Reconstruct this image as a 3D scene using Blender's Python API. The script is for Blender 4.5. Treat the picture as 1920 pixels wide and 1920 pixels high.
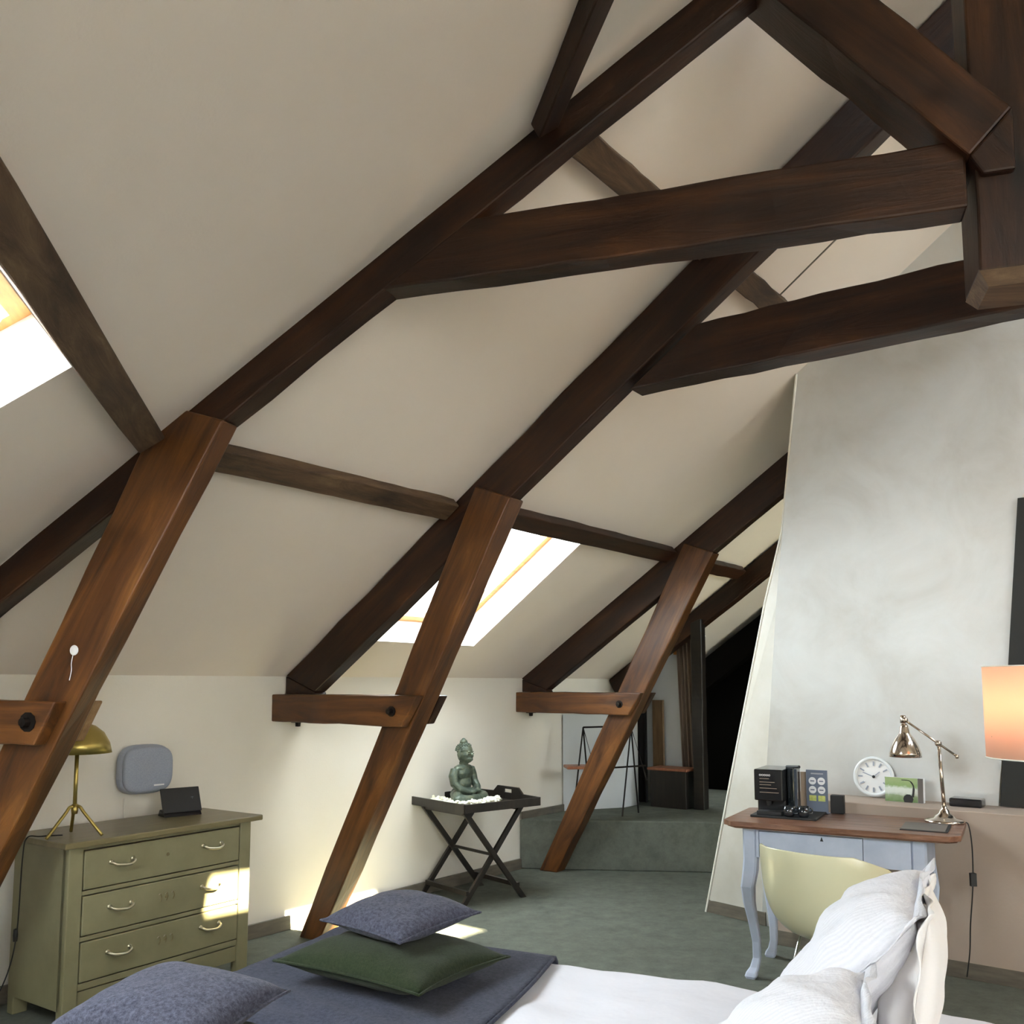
import bpy, bmesh, math, random
from mathutils import Vector, Matrix, noise
from mathutils.geometry import tessellate_polygon
random.seed(7)
for o in list(bpy.data.objects): bpy.data.objects.remove(o)
S = bpy.context.scene; COL = S.collection
V = Vector; R = math.radians; sin = math.sin; cos = math.cos; PI = math.pi

# ------------------------------------------------------------------ camera, sky, sun, exposure
cd = bpy.data.cameras.new('camera'); cam = bpy.data.objects.new('camera', cd); COL.objects.link(cam); S.camera = cam
cam.location = (0, 0, 1.5); cam.rotation_euler = (R(90) + math.atan(170 / 1700), 0, 0)
cd.sensor_width = 36; cd.lens = 36 * 1700 / 1920; cd.shift_y = 155 / 1920; cd.clip_start = .05
W = bpy.data.worlds.new('sky'); S.world = W; W.use_nodes = True
bg = W.node_tree.nodes['Background']; bg.inputs['Color'].default_value = (.86, .93, 1.0, 1); bg.inputs['Strength'].default_value = 25.0
S.view_settings.view_transform = 'Standard'; S.view_settings.look = 'None'; S.view_settings.gamma = 1
S.view_settings.use_curve_mapping = False; S.view_settings.exposure = 0.30

# ------------------------------------------------------------------ frames of the two wings
azB = R(38); dB = V((sin(azB), cos(azB), 0)); iB = V((dB.y, -dB.x, 0)); oB = V((-1.549, 5.572, 0))
azA = R(-12.4); dA = V((sin(azA), cos(azA), 0)); iA = V((dA.y, -dA.x, 0))
def B(s, u, z=0): return oB + dB * s + iB * u + V((0, 0, z))
tB = .7054                      # roof pitch of the right wing
CN = V((-2.811, 3.998, 0))      # knee wall corner
KW = 1.57                       # knee wall height
RZ = 4.55                       # ridge height
hip = V((.805, -.251, .538)).normalized()
PR = CN + V((0, 0, KW)) + hip * ((RZ - KW) / hip.z)
sunR = V((.30, 1.55, 1.0))       # towards the sun in (s, up, z)
sun_dir = (dB * sunR.x + iB * sunR.y + V((0, 0, 1)) * sunR.z).normalized()
sd = bpy.data.lights.new('sun', 'SUN'); sd.energy = 170; sd.angle = R(.6); sd.color = (1, .84, .58)
sun = bpy.data.objects.new('sun', sd); COL.objects.link(sun); sun.rotation_euler = sun_dir.to_track_quat('Z', 'Y').to_euler()
PORTAL = 1.0

# ------------------------------------------------------------------ materials
def mat(name, col, rough=.6, metal=0, **k):
    m = bpy.data.materials.new(name); m.use_nodes = True; nt = m.node_tree; b = nt.nodes['Principled BSDF']
    b.inputs['Base Color'].default_value = (*col, 1); b.inputs['Roughness'].default_value = rough; b.inputs['Metallic'].default_value = metal
    for kk, v in k.get('inp', {}).items(): b.inputs[kk].default_value = v
    return m
def ramp_noise(m, cols, scale, stretch=(1, 1, 1), detail=6, rough=.6, bump=0, bscale=None, lo=.3, hi=.7, dist=0, bdist=.01):
    nt = m.node_tree; N = nt.nodes.new; L = nt.links.new; b = nt.nodes['Principled BSDF']
    tc = N('ShaderNodeTexCoord'); mp = N('ShaderNodeMapping'); mp.inputs['Scale'].default_value = stretch
    L(tc.outputs['Object'], mp.inputs['Vector'])
    n = N('ShaderNodeTexNoise'); n.inputs['Scale'].default_value = scale; n.inputs['Detail'].default_value = detail
    n.inputs['Roughness'].default_value = rough; n.inputs['Distortion'].default_value = dist
    L(mp.outputs[0], n.inputs['Vector'])
    r = N('ShaderNodeValToRGB'); e = r.color_ramp.elements
    e[0].position = lo; e[1].position = hi; e[0].color = (*cols[0], 1); e[1].color = (*cols[-1], 1)
    for i, c in enumerate(cols[1:-1]):
        q = e.new(lo + (hi - lo) * (i + 1) / (len(cols) - 1)); q.color = (*c, 1)
    L(n.outputs['Fac'], r.inputs['Fac']); L(r.outputs['Color'], b.inputs['Base Color'])
    if bump:
        n2 = n
        if bscale:
            n2 = N('ShaderNodeTexNoise'); n2.inputs['Scale'].default_value = bscale; n2.inputs['Detail'].default_value = 4; L(mp.outputs[0], n2.inputs['Vector'])
        bp = N('ShaderNodeBump'); bp.inputs['Strength'].default_value = bump; bp.inputs['Distance'].default_value = bdist
        L(n2.outputs['Fac'], bp.inputs['Height']); L(bp.outputs[0], b.inputs['Normal'])
    return m
M = {}
M['wood'] = ramp_noise(mat('stained_oak', (.05, .02, .01), .46, inp={'Specular IOR Level': .35}), [(.007, .0024, .0011), (.021, .0068, .0024), (.044, .0152, .0046), (.085, .032, .010)], 5, (.35, 3.2, 3.2), 8, .65, .35, None, .28, .78, .6)
M['wood_leg'] = ramp_noise(mat('stained_oak_leg', (.1, .04, .01), .40), [(.020, .007, .0025), (.095, .033, .008), (.175, .066, .014), (.29, .125, .032)], 4, (.35, 3, 3), 8, .65, .35, None, .28, .78, .8)
M['wood_old'] = ramp_noise(mat('weathered_oak', (.1, .07, .04), .7), [(.026, .012, .006), (.080, .043, .021), (.15, .092, .046), (.30, .21, .12)], 5, (.5, 3.2, 3.2), 9, .7, .5, None, .3, .8, .6)
def knots(m, sc=1.0):
    nt = m.node_tree; N = nt.nodes.new; L = nt.links.new; b = nt.nodes['Principled BSDF']; src = b.inputs['Base Color'].links[0].from_socket
    tc = N('ShaderNodeTexCoord'); mp = N('ShaderNodeMapping'); mp.inputs['Scale'].default_value = (1.6 * sc, 4.5 * sc, 4.5 * sc); L(tc.outputs['Object'], mp.inputs['Vector'])
    v = N('ShaderNodeTexVoronoi'); v.inputs['Scale'].default_value = 1.0; L(mp.outputs[0], v.inputs['Vector'])
    r = N('ShaderNodeValToRGB'); r.color_ramp.elements[0].position = .05; r.color_ramp.elements[0].color = (.18, .16, .16, 1); r.color_ramp.elements[1].position = .16; r.color_ramp.elements[1].color = (1, 1, 1, 1)
    L(v.outputs['Distance'], r.inputs[0])
    n = N('ShaderNodeTexNoise'); n.inputs['Scale'].default_value = 1.7; n.inputs['Detail'].default_value = 3; L(tc.outputs['Object'], n.inputs['Vector'])
    r2 = N('ShaderNodeValToRGB'); r2.color_ramp.elements[0].position = .35; r2.color_ramp.elements[0].color = (.5, .47, .45, 1); r2.color_ramp.elements[1].position = .6; r2.color_ramp.elements[1].color = (1.0, 1.0, 1.0, 1); L(n.outputs['Fac'], r2.inputs[0])
    a = N('ShaderNodeMixRGB'); a.blend_type = 'MULTIPLY'; a.inputs[0].default_value = 1; L(src, a.inputs[1]); L(r.outputs[0], a.inputs[2])
    c = N('ShaderNodeMixRGB'); c.blend_type = 'MULTIPLY'; c.inputs[0].default_value = 1; L(a.outputs[0], c.inputs[1]); L(r2.outputs[0], c.inputs[2]); L(c.outputs[0], b.inputs['Base Color'])
for k_ in ('wood', 'wood_leg', 'wood_old'): knots(M[k_])
M['wood_cut'] = ramp_noise(mat('cut_oak_end', (.2, .12, .05), .6), [(.12, .06, .025), (.25, .14, .06), (.36, .23, .12)], 9, (1, 1, 1), 8, .6, .3, None, .3, .7, .5)
M['iron'] = mat('dark_iron', (.02, .016, .014), .55, .8)
def plaster(name, c, c2, b=.12):
    return ramp_noise(mat(name, c, .9, inp={'Specular IOR Level': .15}), [c2, c], 1.3, (1, 1, 1), 5, .6, b, 90, .3, .7, 0, .004)
M['wall'] = plaster('cream_plaster', (.74, .70, .62), (.70, .655, .57))
M['ceil'] = plaster('ceiling_plaster', (.78, .695, .615), (.745, .66, .58))
M['wall2'] = plaster('alcove_plaster', (.60, .62, .62), (.55, .57, .58))
M['carpet'] = ramp_noise(mat('green_carpet', (.1, .13, .1), 1, inp={'Specular IOR Level': .05}), [(.085, .094, .078), (.155, .162, .136)], 7, (1, 1, 1), 10, .8, .8, 260, .3, .7, 0, .006)
M['base'] = ramp_noise(mat('grey_skirting', (.1, .08, .06), .55), [(.085, .075, .06), (.15, .13, .10)], 6, (1, 1, 5), 4, .6, .05)
M['silver'] = ramp_noise(mat('silver_plaster', (.5, .5, .45), .48, .70), [(.60, .595, .57), (.68, .69, .68), (.74, .76, .76)], 2.2, (1, 1, 1), 9, .62, .16, 6, .28, .72, .5, .02)
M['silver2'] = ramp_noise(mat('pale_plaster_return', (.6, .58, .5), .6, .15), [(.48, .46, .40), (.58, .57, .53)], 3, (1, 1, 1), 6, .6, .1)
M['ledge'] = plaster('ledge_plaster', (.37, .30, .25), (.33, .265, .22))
M['black'] = mat('black_panel', (.006, .007, .006), .5)
M['matte_black'] = mat('matte_black', (.008, .008, .009), .6)
M['gloss_black'] = mat('gloss_black', (.006, .006, .008), .22)
M['black_wood'] = ramp_noise(mat('black_wood', (.02, .015, .012), .35), [(.006, .005, .004), (.022, .016, .012)], 6, (4, 4, .5), 5, .6, .1)
M['white_trim'] = mat('white_bead', (.82, .80, .72), .5)
M['pine'] = ramp_noise(mat('orange_pine', (.6, .3, .1), .4), [(.50, .20, .045), (.70, .34, .09)], 6, (1, 6, 6), 5, .6, .1)
M['shaft'] = mat('white_window_lining', (.85, .84, .80), .6)
M['glass'] = bpy.data.materials.new('window_glass'); M['glass'].use_nodes = True
nt = M['glass'].node_tree; nt.nodes.clear(); N = nt.nodes.new
o_ = N('ShaderNodeOutputMaterial'); mx = N('ShaderNodeMixShader'); tr = N('ShaderNodeBsdfTransparent'); gl = N('ShaderNodeBsdfGlossy')
gl.inputs['Roughness'].default_value = .02; tr.inputs['Color'].default_value = (.96, .98, .97, 1)
mx.inputs[0].default_value = .05; nt.links.new(tr.outputs[0], mx.inputs[1]); nt.links.new(gl.outputs[0], mx.inputs[2]); nt.links.new(mx.outputs[0], o_.inputs[0])
M['sage'] = ramp_noise(mat('sage_paint', (.2, .2, .12), .42), [(.165, .150, .080), (.215, .198, .112)], 5, (1, 1, 1), 8, .6, .06)
M['sage_top'] = ramp_noise(mat('sage_top_paint', (.2, .18, .1), .33), [(.125, .100, .045), (.19, .158, .078)], 4, (1, 5, 5), 8, .6, .06)
M['brassy'] = mat('aged_brass', (.46, .36, .11), .36, .9)
M['nickel'] = mat('worn_nickel', (.55, .50, .36), .3, .85)
M['grey_plastic'] = mat('grey_blue_plastic', (.30, .33, .40), .5)
M['grey_mesh'] = ramp_noise(mat('speaker_mesh', (.28, .31, .38), .6), [(.25, .28, .35), (.33, .36, .43)], 300, (1, 1, 1), 2, .5, .2)
M['desk_blue'] = ramp_noise(mat('lavender_grey_paint', (.4, .45, .55), .5), [(.36, .41, .52), (.44, .49, .60)], 7, (1, 1, 1), 6, .6, .06)
M['desk_top'] = ramp_noise(mat('worn_desk_top', (.15, .08, .04), .38), [(.045, .018, .010), (.13, .055, .030), (.22, .115, .07), (.38, .27, .20)], 3.2, (1.2, 9, 9), 9, .7, .25, None, .28, .8, .5)
M['chair'] = mat('cream_green_shell', (.56, .54, .36), .28, inp={'Coat Weight': .3})
M['chair_in'] = mat('cream_green_shell_inside', (.60, .59, .40), .35)
M['chrome'] = mat('chrome', (.75, .75, .78), .12, 1)
M['polished'] = mat('polished_bronze_nickel', (.62, .55, .48), .14, 1)
def fabric(name, c1, c2, sc, b=.5, rough=1):
    return ramp_noise(mat(name, c1, rough, inp={'Specular IOR Level': .1, 'Sheen Weight': .08}), [c1, c2], sc, (1, 1, 1), 8, .85, b, 320, .36, .64, 0, .004)
M['wool'] = fabric('grey_blue_wool', (.018, .020, .034), (.090, .092, .125), 85)
M['wool_throw'] = fabric('grey_throw_wool', (.020, .024, .042), (.060, .065, .095), 70)
M['wool_green'] = fabric('dark_green_wool', (.011, .017, .008), (.030, .040, .020), 120)
M['linen'] = ramp_noise(mat('white_duvet_cotton', (.8, .8, .85), .8, inp={'Specular IOR Level': .2}), [(.68, .68, .74), (.73, .73, .79)], 3, (1, 1, 1), 4, .5, .35, 5, .3, .7, 0, .03)
M['cover'] = fabric('cream_bed_base', (.50, .42, .34), (.58, .50, .42), 90)
def stripe(name):
    m = mat(name, (.82, .82, .86), .75, inp={'Specular IOR Level': .2}); nt = m.node_tree; N = nt.nodes.new; b = nt.nodes['Principled BSDF']
    tc = N('ShaderNodeTexCoord'); w = N('ShaderNodeTexWave'); w.inputs['Scale'].default_value = 28; w.bands_direction = 'X'
    r = N('ShaderNodeValToRGB'); r.color_ramp.elements[0].color = (.69, .69, .74, 1); r.color_ramp.elements[1].color = (.75, .75, .80, 1)
    nt.links.new(tc.outputs['Object'], w.inputs['Vector']); nt.links.new(w.outputs['Fac'], r.inputs[0]); nt.links.new(r.outputs[0], b.inputs['Base Color'])
    n = N('ShaderNodeTexNoise'); n.inputs['Scale'].default_value = 7; n.inputs['Detail'].default_value = 5
    bp = N('ShaderNodeBump'); bp.inputs['Strength'].default_value = .5; bp.inputs['Distance'].default_value = .03
    nt.links.new(n.outputs['Fac'], bp.inputs['Height']); nt.links.new(bp.outputs[0], b.inputs['Normal'])
    return m
M['pillow'] = stripe('striped_white_percale')
M['pillow_warm'] = mat('white_percale', (.80, .77, .76), .8)
M['bronze'] = ramp_noise(mat('verdigris_bronze', (.1, .12, .09), .45, .35), [(.03, .045, .035), (.09, .115, .085), (.22, .22, .13)], 14, (1, 1, 1), 8, .7, .3, None, .3, .75)
M['petal'] = ramp_noise(mat('pale_shell', (.7, .68, .5), .6), [(.55, .48, .42), (.85, .85, .72), (.80, .78, .50)], 30, (1, 1, 1), 2)
M['white'] = mat('white_plastic', (.8, .8, .8), .4)
M['clockw'] = mat('clock_white', (.75, .78, .80), .35)
M['dkglass'] = mat('smoked_glass', (.012, .016, .02), .08, inp={'Coat Weight': .5})
M['card'] = mat('card_slate', (.12, .15, .21), .5)
M['cardw'] = mat('card_white', (.75, .76, .78), .5)
M['cardg'] = ramp_noise(mat('card_lime', (.5, .55, .1), .5), [(.30, .40, .08), (.65, .65, .2)], 60)
M['cardtan'] = mat('card_tan', (.35, .27, .2), .6)
M['folder'] = mat('grey_leather', (.10, .085, .075), .5)
M['cord'] = mat('black_cord', (.008, .008, .008), .5)
M['curtain_b'] = mat('black_curtain', (.008, .007, .007), .95)
M['curtain_t'] = ramp_noise(mat('taupe_curtain', (.2, .16, .12), .9), [(.12, .075, .05), (.30, .24, .19)], 3, (9, 9, .1), 3)
M['panelw'] = ramp_noise(mat('brown_board', (.15, .09, .04), .6), [(.07, .035, .015), (.20, .12, .055)], 5, (5, 5, .6), 6)
M['redw'] = ramp_noise(mat('reddish_shelf_wood', (.3, .1, .05), .4), [(.22, .07, .035), (.36, .14, .07)], 8, (4, 1, 1), 5)
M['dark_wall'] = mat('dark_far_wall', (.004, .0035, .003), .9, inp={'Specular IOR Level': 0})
def emis(name, col, s):
    m = bpy.data.materials.new(name); m.use_nodes = True; b = m.node_tree.nodes['Principled BSDF']
    b.inputs['Base Color'].default_value = (*col, 1); b.inputs['Emission Color'].default_value = (*col, 1); b.inputs['Emission Strength'].default_value = s; return m
M['bulb'] = emis('lit_bulb', (1, .62, .3), 12)
m = mat('lamp_shade_fabric', (.88, .66, .54), .8); M['shade'] = m
nt = m.node_tree; b = nt.nodes['Principled BSDF']; tl = nt.nodes.new('ShaderNodeBsdfTranslucent'); tl.inputs[0].default_value = (1, .72, .52, 1)
mx = nt.nodes.new('ShaderNodeMixShader'); mx.inputs[0].default_value = .42
nt.links.new(b.outputs[0], mx.inputs[1]); nt.links.new(tl.outputs[0], mx.inputs[2]); nt.links.new(mx.outputs[0], nt.nodes['Material Output'].inputs[0])

# ------------------------------------------------------------------ helpers
def obj(name, me, m=None, parent=None, loc=None, smooth=False, mw=None):
    if isinstance(me, bmesh.types.BMesh):
        bm = me; me = bpy.data.meshes.new(name); bm.normal_update(); bm.to_mesh(me); bm.free()
    o = bpy.data.objects.new(name, me); COL.objects.link(o)
    if m:
        for x in (m if isinstance(m, (list, tuple)) else [m]): me.materials.append(M[x])
    if parent: o.parent = parent
    if loc is not None: o.location = loc
    if mw is not None: o.matrix_local = mw
    if smooth:
        me.polygons.foreach_set('use_smooth', [True] * len(me.polygons)); me.update()
    return o
def tag(o, label=None, cat=None, group=None, kind=None):
    if label: o['label'] = label
    if cat: o['category'] = cat
    if group: o['group'] = group
    if kind: o['kind'] = kind
    return o
def thing(name, label, cat, mw=None, group=None):
    o = bpy.data.objects.new(name, None); COL.objects.link(o); o.empty_display_size = .1
    if mw is not None: o.matrix_world = mw
    return tag(o, label, cat, group)
def frame(o, x, z=V((0, 0, 1))):
    x = x.normalized(); y = z.cross(x).normalized(); z2 = x.cross(y).normalized()
    m = Matrix((x, y, z2)).transposed().to_4x4(); m.translation = o; return m
def bevel(o, w=.005, seg=2, ang=35):
    md = o.modifiers.new('bevel', 'BEVEL'); md.width = w; md.segments = seg; md.limit_method = 'ANGLE'; md.angle_limit = R(ang); return o
def box(bm, a, b, mi=0):
    vs = [bm.verts.new((x, y, z)) for x in (a[0], b[0]) for y in (a[1], b[1]) for z in (a[2], b[2])]
    for f in ((0, 1, 3, 2), (4, 6, 7, 5), (0, 4, 5, 1), (2, 3, 7, 6), (0, 2, 6, 4), (1, 5, 7, 3)):
        q = bm.faces.new([vs[i] for i in f]); q.material_index = mi
    return bm
def BX(*ab):
    bm = bmesh.new()
    for a, b in ab: box(bm, a, b)
    bmesh.ops.recalc_face_normals(bm, faces=bm.faces); return bm
def prism(pts, vec, bm=None):
    bm = bm or bmesh.new(); n = len(pts); a = [bm.verts.new(p) for p in pts]; b = [bm.verts.new(V(p) + V(vec)) for p in pts]
    fs = [bm.faces.new(a), bm.faces.new(b[::-1])]
    for i in range(n): fs.append(bm.faces.new((a[i], b[i], b[(i + 1) % n], a[(i + 1) % n])))
    bmesh.ops.recalc_face_normals(bm, faces=fs); return bm
def tube(pts, r, bm=None, n=8, cap=True, closed=False):
    bm = bm or bmesh.new(); pts = [V(p) for p in pts]; rs = r if isinstance(r, (list, tuple)) else [r] * len(pts); rings = []
    up = None
    for i, p in enumerate(pts):
        t = ((pts[(i + 1) % len(pts)] if closed else pts[min(i + 1, len(pts) - 1)]) - (pts[i - 1] if closed else pts[max(i - 1, 0)])).normalized()
        if up is None: up = t.orthogonal().normalized()
        up = (up - t * up.dot(t)).normalized(); w = t.cross(up)
        rings.append([bm.verts.new(p + (up * cos(2 * PI * k / n) + w * sin(2 * PI * k / n)) * rs[i]) for k in range(n)])
    prs = list(zip(rings, rings[1:])) + ([(rings[-1], rings[0])] if closed else [])
    for a, b in prs:
        for k in range(n): bm.faces.new((a[k], a[(k + 1) % n], b[(k + 1) % n], b[k]))
    if cap and not closed: bm.faces.new(rings[0][::-1]); bm.faces.new(rings[-1])
    return bm
def lathe(prof, n=28, bm=None, c=(0, 0, 0), mtx=None):
    bm = bm or bmesh.new(); rings = []; c = V(c)
    for r, z in prof:
        if r < 1e-5:
            p = V((0, 0, z)); rings.append([bm.verts.new((mtx @ p if mtx else p) + c)])
        else:
            rr = []
            for k in range(n):
                p = V((r * cos(2 * PI * k / n), r * sin(2 * PI * k / n), z)); rr.append(bm.verts.new((mtx @ p if mtx else p) + c))
            rings.append(rr)
    for a, b in zip(rings, rings[1:]):
        for k in range(n):
            if len(a) == 1 and len(b) == 1: continue
            if len(a) == 1: bm.faces.new((a[0], b[(k + 1) % n], b[k]))
            elif len(b) == 1: bm.faces.new((a[k], a[(k + 1) % n], b[0]))
            else: bm.faces.new((a[k], a[(k + 1) % n], b[(k + 1) % n], b[k]))
    bmesh.ops.recalc_face_normals(bm, faces=bm.faces)
    return bm
def ell(bm, c, r, rot=None, sub=2):
    q = bmesh.ops.create_icosphere(bm, subdivisions=sub, radius=1); mx = Matrix.Translation(V(c)) @ (rot.to_4x4() if rot else Matrix()) @ Matrix.Diagonal((*r, 1))
    bmesh.ops.transform(bm, matrix=mx, verts=q['verts'])
def crv(pts, n=8):
    pts = [V(p) for p in pts]; out = []; P = [pts[0]] + pts + [pts[-1]]
    for i in range(1, len(P) - 2):
        for k in range(n):
            t = k / n; a, b, c, d = P[i - 1:i + 3]
            out.append(.5 * ((2 * b) + (c - a) * t + (2 * a - 5 * b + 4 * c - d) * t * t + (3 * b - a - 3 * c + d) * t ** 3))
    out.append(pts[-1]); return out
def text(name, s, size, m, parent, mw, ext=.0006):
    cu = bpy.data.curves.new(name, 'FONT'); cu.body = s; cu.size = size; cu.extrude = ext; cu.align_x = 'CENTER'; cu.materials.append(M[m])
    o = bpy.data.objects.new('lettering_source', cu); COL.objects.link(o); bpy.context.view_layer.update()
    me = bpy.data.meshes.new_from_object(o.evaluated_get(bpy.context.evaluated_depsgraph_get())); bpy.data.objects.remove(o)
    o = bpy.data.objects.new(name, me); COL.objects.link(o); o.parent = parent; o.matrix_local = mw; return o

# ------------------------------------------------------------------ shell
def roof_plane(name, org, ex, ey, poly, holes, m, mtx_out=None):
    """poly and holes are 2-D in the (ex, ey) frame"""
    ez = ex.cross(ey).normalized()
    bm = bmesh.new(); bm.faces.new([bm.verts.new((x, y, 0)) for x, y in poly])
    for h in holes:
        xs = [p[0] for p in h]; ys = [p[1] for p in h]; x0, x1, y0, y1 = min(xs), max(xs), min(ys), max(ys)
        for co, no in (((x0, 0, 0), (1, 0, 0)), ((x1, 0, 0), (1, 0, 0)), ((0, y0, 0), (0, 1, 0)), ((0, y1, 0), (0, 1, 0))):
            bmesh.ops.bisect_plane(bm, geom=bm.verts[:] + bm.edges[:] + bm.faces[:], plane_co=co, plane_no=no)
        kill = [f for f in bm.faces if x0 < f.calc_center_median().x < x1 and y0 < f.calc_center_median().y < y1]
        bmesh.ops.delete(bm, geom=kill, context='FACES')
    mw = Matrix((ex, ey, ez)).transposed().to_4x4(); mw.translation = org
    o = obj(name, bm, m); o.matrix_world = mw; tag(o, kind='structure'); return o
def to2(org, ex, ey, p): d = p - org; return (d.dot(ex), d.dot(ey))
def skylight(name, ceil_mw, x0, x1, y0, y1, outward, depth=.24, bars=(), handle=False, strength=1):
    """opening in a roof plane; outward = +1/-1 along the plane's local z"""
    w = bpy.data.objects.new(name, None); COL.objects.link(w); w.matrix_world = ceil_mw @ Matrix.Translation((x0, y0, 0)); tag(w, kind='structure')
    a, b = x1 - x0, y1 - y0; d = depth * outward
    bm = bmesh.new(); e = .0
    for p, q in (((0, 0), (a, 0)), ((a, 0), (a, b)), ((a, b), (0, b)), ((0, b), (0, 0))):
        bm.faces.new([bm.verts.new(c) for c in ((*p, 0), (*q, 0), (*q, d), (*p, d))])
    obj('window_reveal', bm, 'shaft', w)
    f = .055; dd = d - .05 * outward
    def rail(n, x0, y0, x1, y1): obj(n, BX(((x0, y0, min(d, dd)), (x1, y1, max(d, dd)))), 'pine', w)
    rail('frame_rail', 0, 0, a, f); rail('frame_rail', 0, b - f, a, b); rail('frame_rail', 0, f, f, b - f); rail('frame_rail', a - f, f, a, b - f)
    g = obj('pane', BX(((f, f, d - .012 * outward if outward < 0 else d - .012), (a - f, b - f, d - .004 if outward > 0 else d + .004))), 'glass', w)
    if handle:
        bar = obj('opening_bar', tube([(f + .08, b - f - .03, dd - .03 * outward), (a - f - .08, b - f - .03, dd - .03 * outward)], .014), 'white', w)
    L = bpy.data.lights.new(name + '_daylight', 'AREA'); L.shape = 'RECTANGLE'; L.size = a; L.size_y = b; L.cycles.is_portal = True
    lo = bpy.data.objects.new(name + '_daylight', L); COL.objects.link(lo)
    lo.matrix_world = ceil_mw @ Matrix.Translation(((x0 + x1) / 2, (y0 + y1) / 2, d + .05 * outward)) @ (Matrix() if outward > 0 else Matrix.Rotation(PI, 4, 'X'))
    return w
slB = math.sqrt(1 + tB * tB); upB = (iB + V((0, 0, tB))).normalized()       # up the slope, right wing
oRB = B(0, 0, KW)
ridge_up = (RZ - KW) / tB
def pB(s, u): return (s, u * slB)
# right wing, visible slope (local x = along wall, y = up slope, normal x*y)
hB = to2(oRB, dB, upB, CN + V((0, 0, KW))); pr2 = to2(oRB, dB, upB, PR)
sky2 = (.62, 1.66, .31 * slB, 1.31 * slB)
def rect(r): return [(r[0], r[2]), (r[1], r[2]), (r[1], r[3]), (r[0], r[3])]
skyh = (4.45, 4.90, .10 * slB, .60 * slB)
cB = roof_plane('ceiling', oRB, dB, upB, [(hB[0] - .12, -.12), (9, -.12), (9, ridge_up * slB), pr2], [rect(sky2), rect(skyh)], 'ceil')
zout = 1 if dB.cross(upB).z > 0 else -1
skylight('window_2', cB.matrix_world, sky2[0], sky2[1], sky2[2], sky2[3], zout)
skylight('added_window_3', cB.matrix_world, skyh[0], skyh[1], skyh[2], skyh[3], zout)  # added roof opening, puts bright sky behind the small end window
# left wing, visible slope
nA = dA.cross(hip); nA = nA if nA.z > 0 else -nA; nA.normalize(); upA = nA.cross(dA); upA = upA if upA.z > 0 else -upA; upA.normalize()
oRA = CN + V((0, 0, KW)); prA = to2(oRA, dA, upA, PR); lenA = -9
tA = upA.z / math.hypot(upA.x, upA.y); slA = math.sqrt(1 + tA * tA)
q1 = V((-2.161, 3.795, 2.004)); qA = to2(oRA, dA, upA, q1)
sk1 = (qA[0] - 2.42, qA[0] - 1.36, qA[1] - .42 * slA, qA[1] + .585 * slA)
sk6 = (sk1[0] - 2.6, sk1[0] - 1.1, sk1[2], sk1[3])
cA = roof_plane('ceiling', oRA, dA, upA, [(.1, -.12), prA, (lenA, prA[1]), (lenA, -.12)], [rect(sk1)], 'ceil')
skylight('window_1', cA.matrix_world, sk1[0], sk1[1], sk1[2], sk1[3], 1 if dA.cross(upA).z > 0 else -1, handle=True)
# opposite slopes (behind and to the right of the picture)
dnB = (iB - V((0, 0, tB))).normalized(); dnA = (V((upA.x, upA.y, 0)).normalized() * 1.0 - V((0, 0, tA))).normalized()
nCB = dB.cross(dnB); nCA = dA.cross(dnA); val = nCB.cross(nCA).normalized(); val = -val if val.z > 0 else val
VF = PR + val * ((KW - RZ) / val.z)
vB = to2(PR, dB, dnB, VF)
def hitC(s, u, z):       # follow the sun back from a lit point to the opposite slope
    p = B(s, u, z); n = nCB; t = (PR - p).dot(n) / sun_dir.dot(n); return to2(PR, dB, dnB, p + sun_dir * t)
f1 = hitC(.22, -.14, 0); f2 = hitC(1.13, -.14, 0); f3 = hitC(1.13, 1.0, 0)
w1 = (min(f1[0], f2[0]) - .05, max(f1[0], f2[0]) + .05, min(f1[1], f3[1]) - .05, max(f1[1], f3[1]) + .05)
g1 = hitC(-.66, .50, .50); g2 = hitC(-.30, .50, .50); g3 = hitC(-.30, .50, .32)
w2 = (g1[0] - .06, g2[0] + .06, min(g1[1], g3[1]) - .06, max(g1[1], g3[1]) + .06)
w9 = (4.45, 5.85, 2.4, 4.3)  # added skylight out of view, there to brighten the far roof panel
cC = roof_plane('ceiling', PR, dB, dnB, [(-.25, -.35), (-.001, 0), (vB[0], vB[1]), (vB[0] + .1, vB[1] + .1), (10, vB[1] + .1), (10, -.35)], [rect(w1), rect(w2), rect(w9)], 'ceil')
zo = 1 if dB.cross(dnB).z > 0 else -1
skylight('window_4', cC.matrix_world, *w1, zo, depth=.06); skylight('window_5', cC.matrix_world, *w2, zo, depth=.03); skylight('added_window_9', cC.matrix_world, *w9, zo, depth=.10)
vA = to2(PR, dA, dnA, VF)
cD = roof_plane('ceiling', PR, dA, dnA, [(0, 0), (.1, -.1), (lenA, -.1), (lenA, vA[1] + .1), (vA[0], vA[1] + .1)], [], 'ceil')
def wallq(name, p, q, z0, z1, m='wall'):
    bm = bmesh.new(); bm.faces.new([bm.verts.new(c) for c in ((p.x, p.y, z0), (q.x, q.y, z0), (q.x, q.y, z1), (p.x, p.y, z1))])
    return tag(obj(name, bm, m), kind='structure')
eA = CN + dA * lenA; eV = VF + dA * lenA
wallq('wall_right_wing', CN, B(9, 0), 0, KW + .05)
wallq('wall_left', CN, eA, 0, KW + .05)
vf0 = V((VF.x, VF.y, 0))
wallq('wall_inner', vf0, vf0 + dB * 10, 0, KW + .01); wallq('wall_inner_left', vf0, vf0 + dA * lenA, 0, KW + .01)
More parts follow.
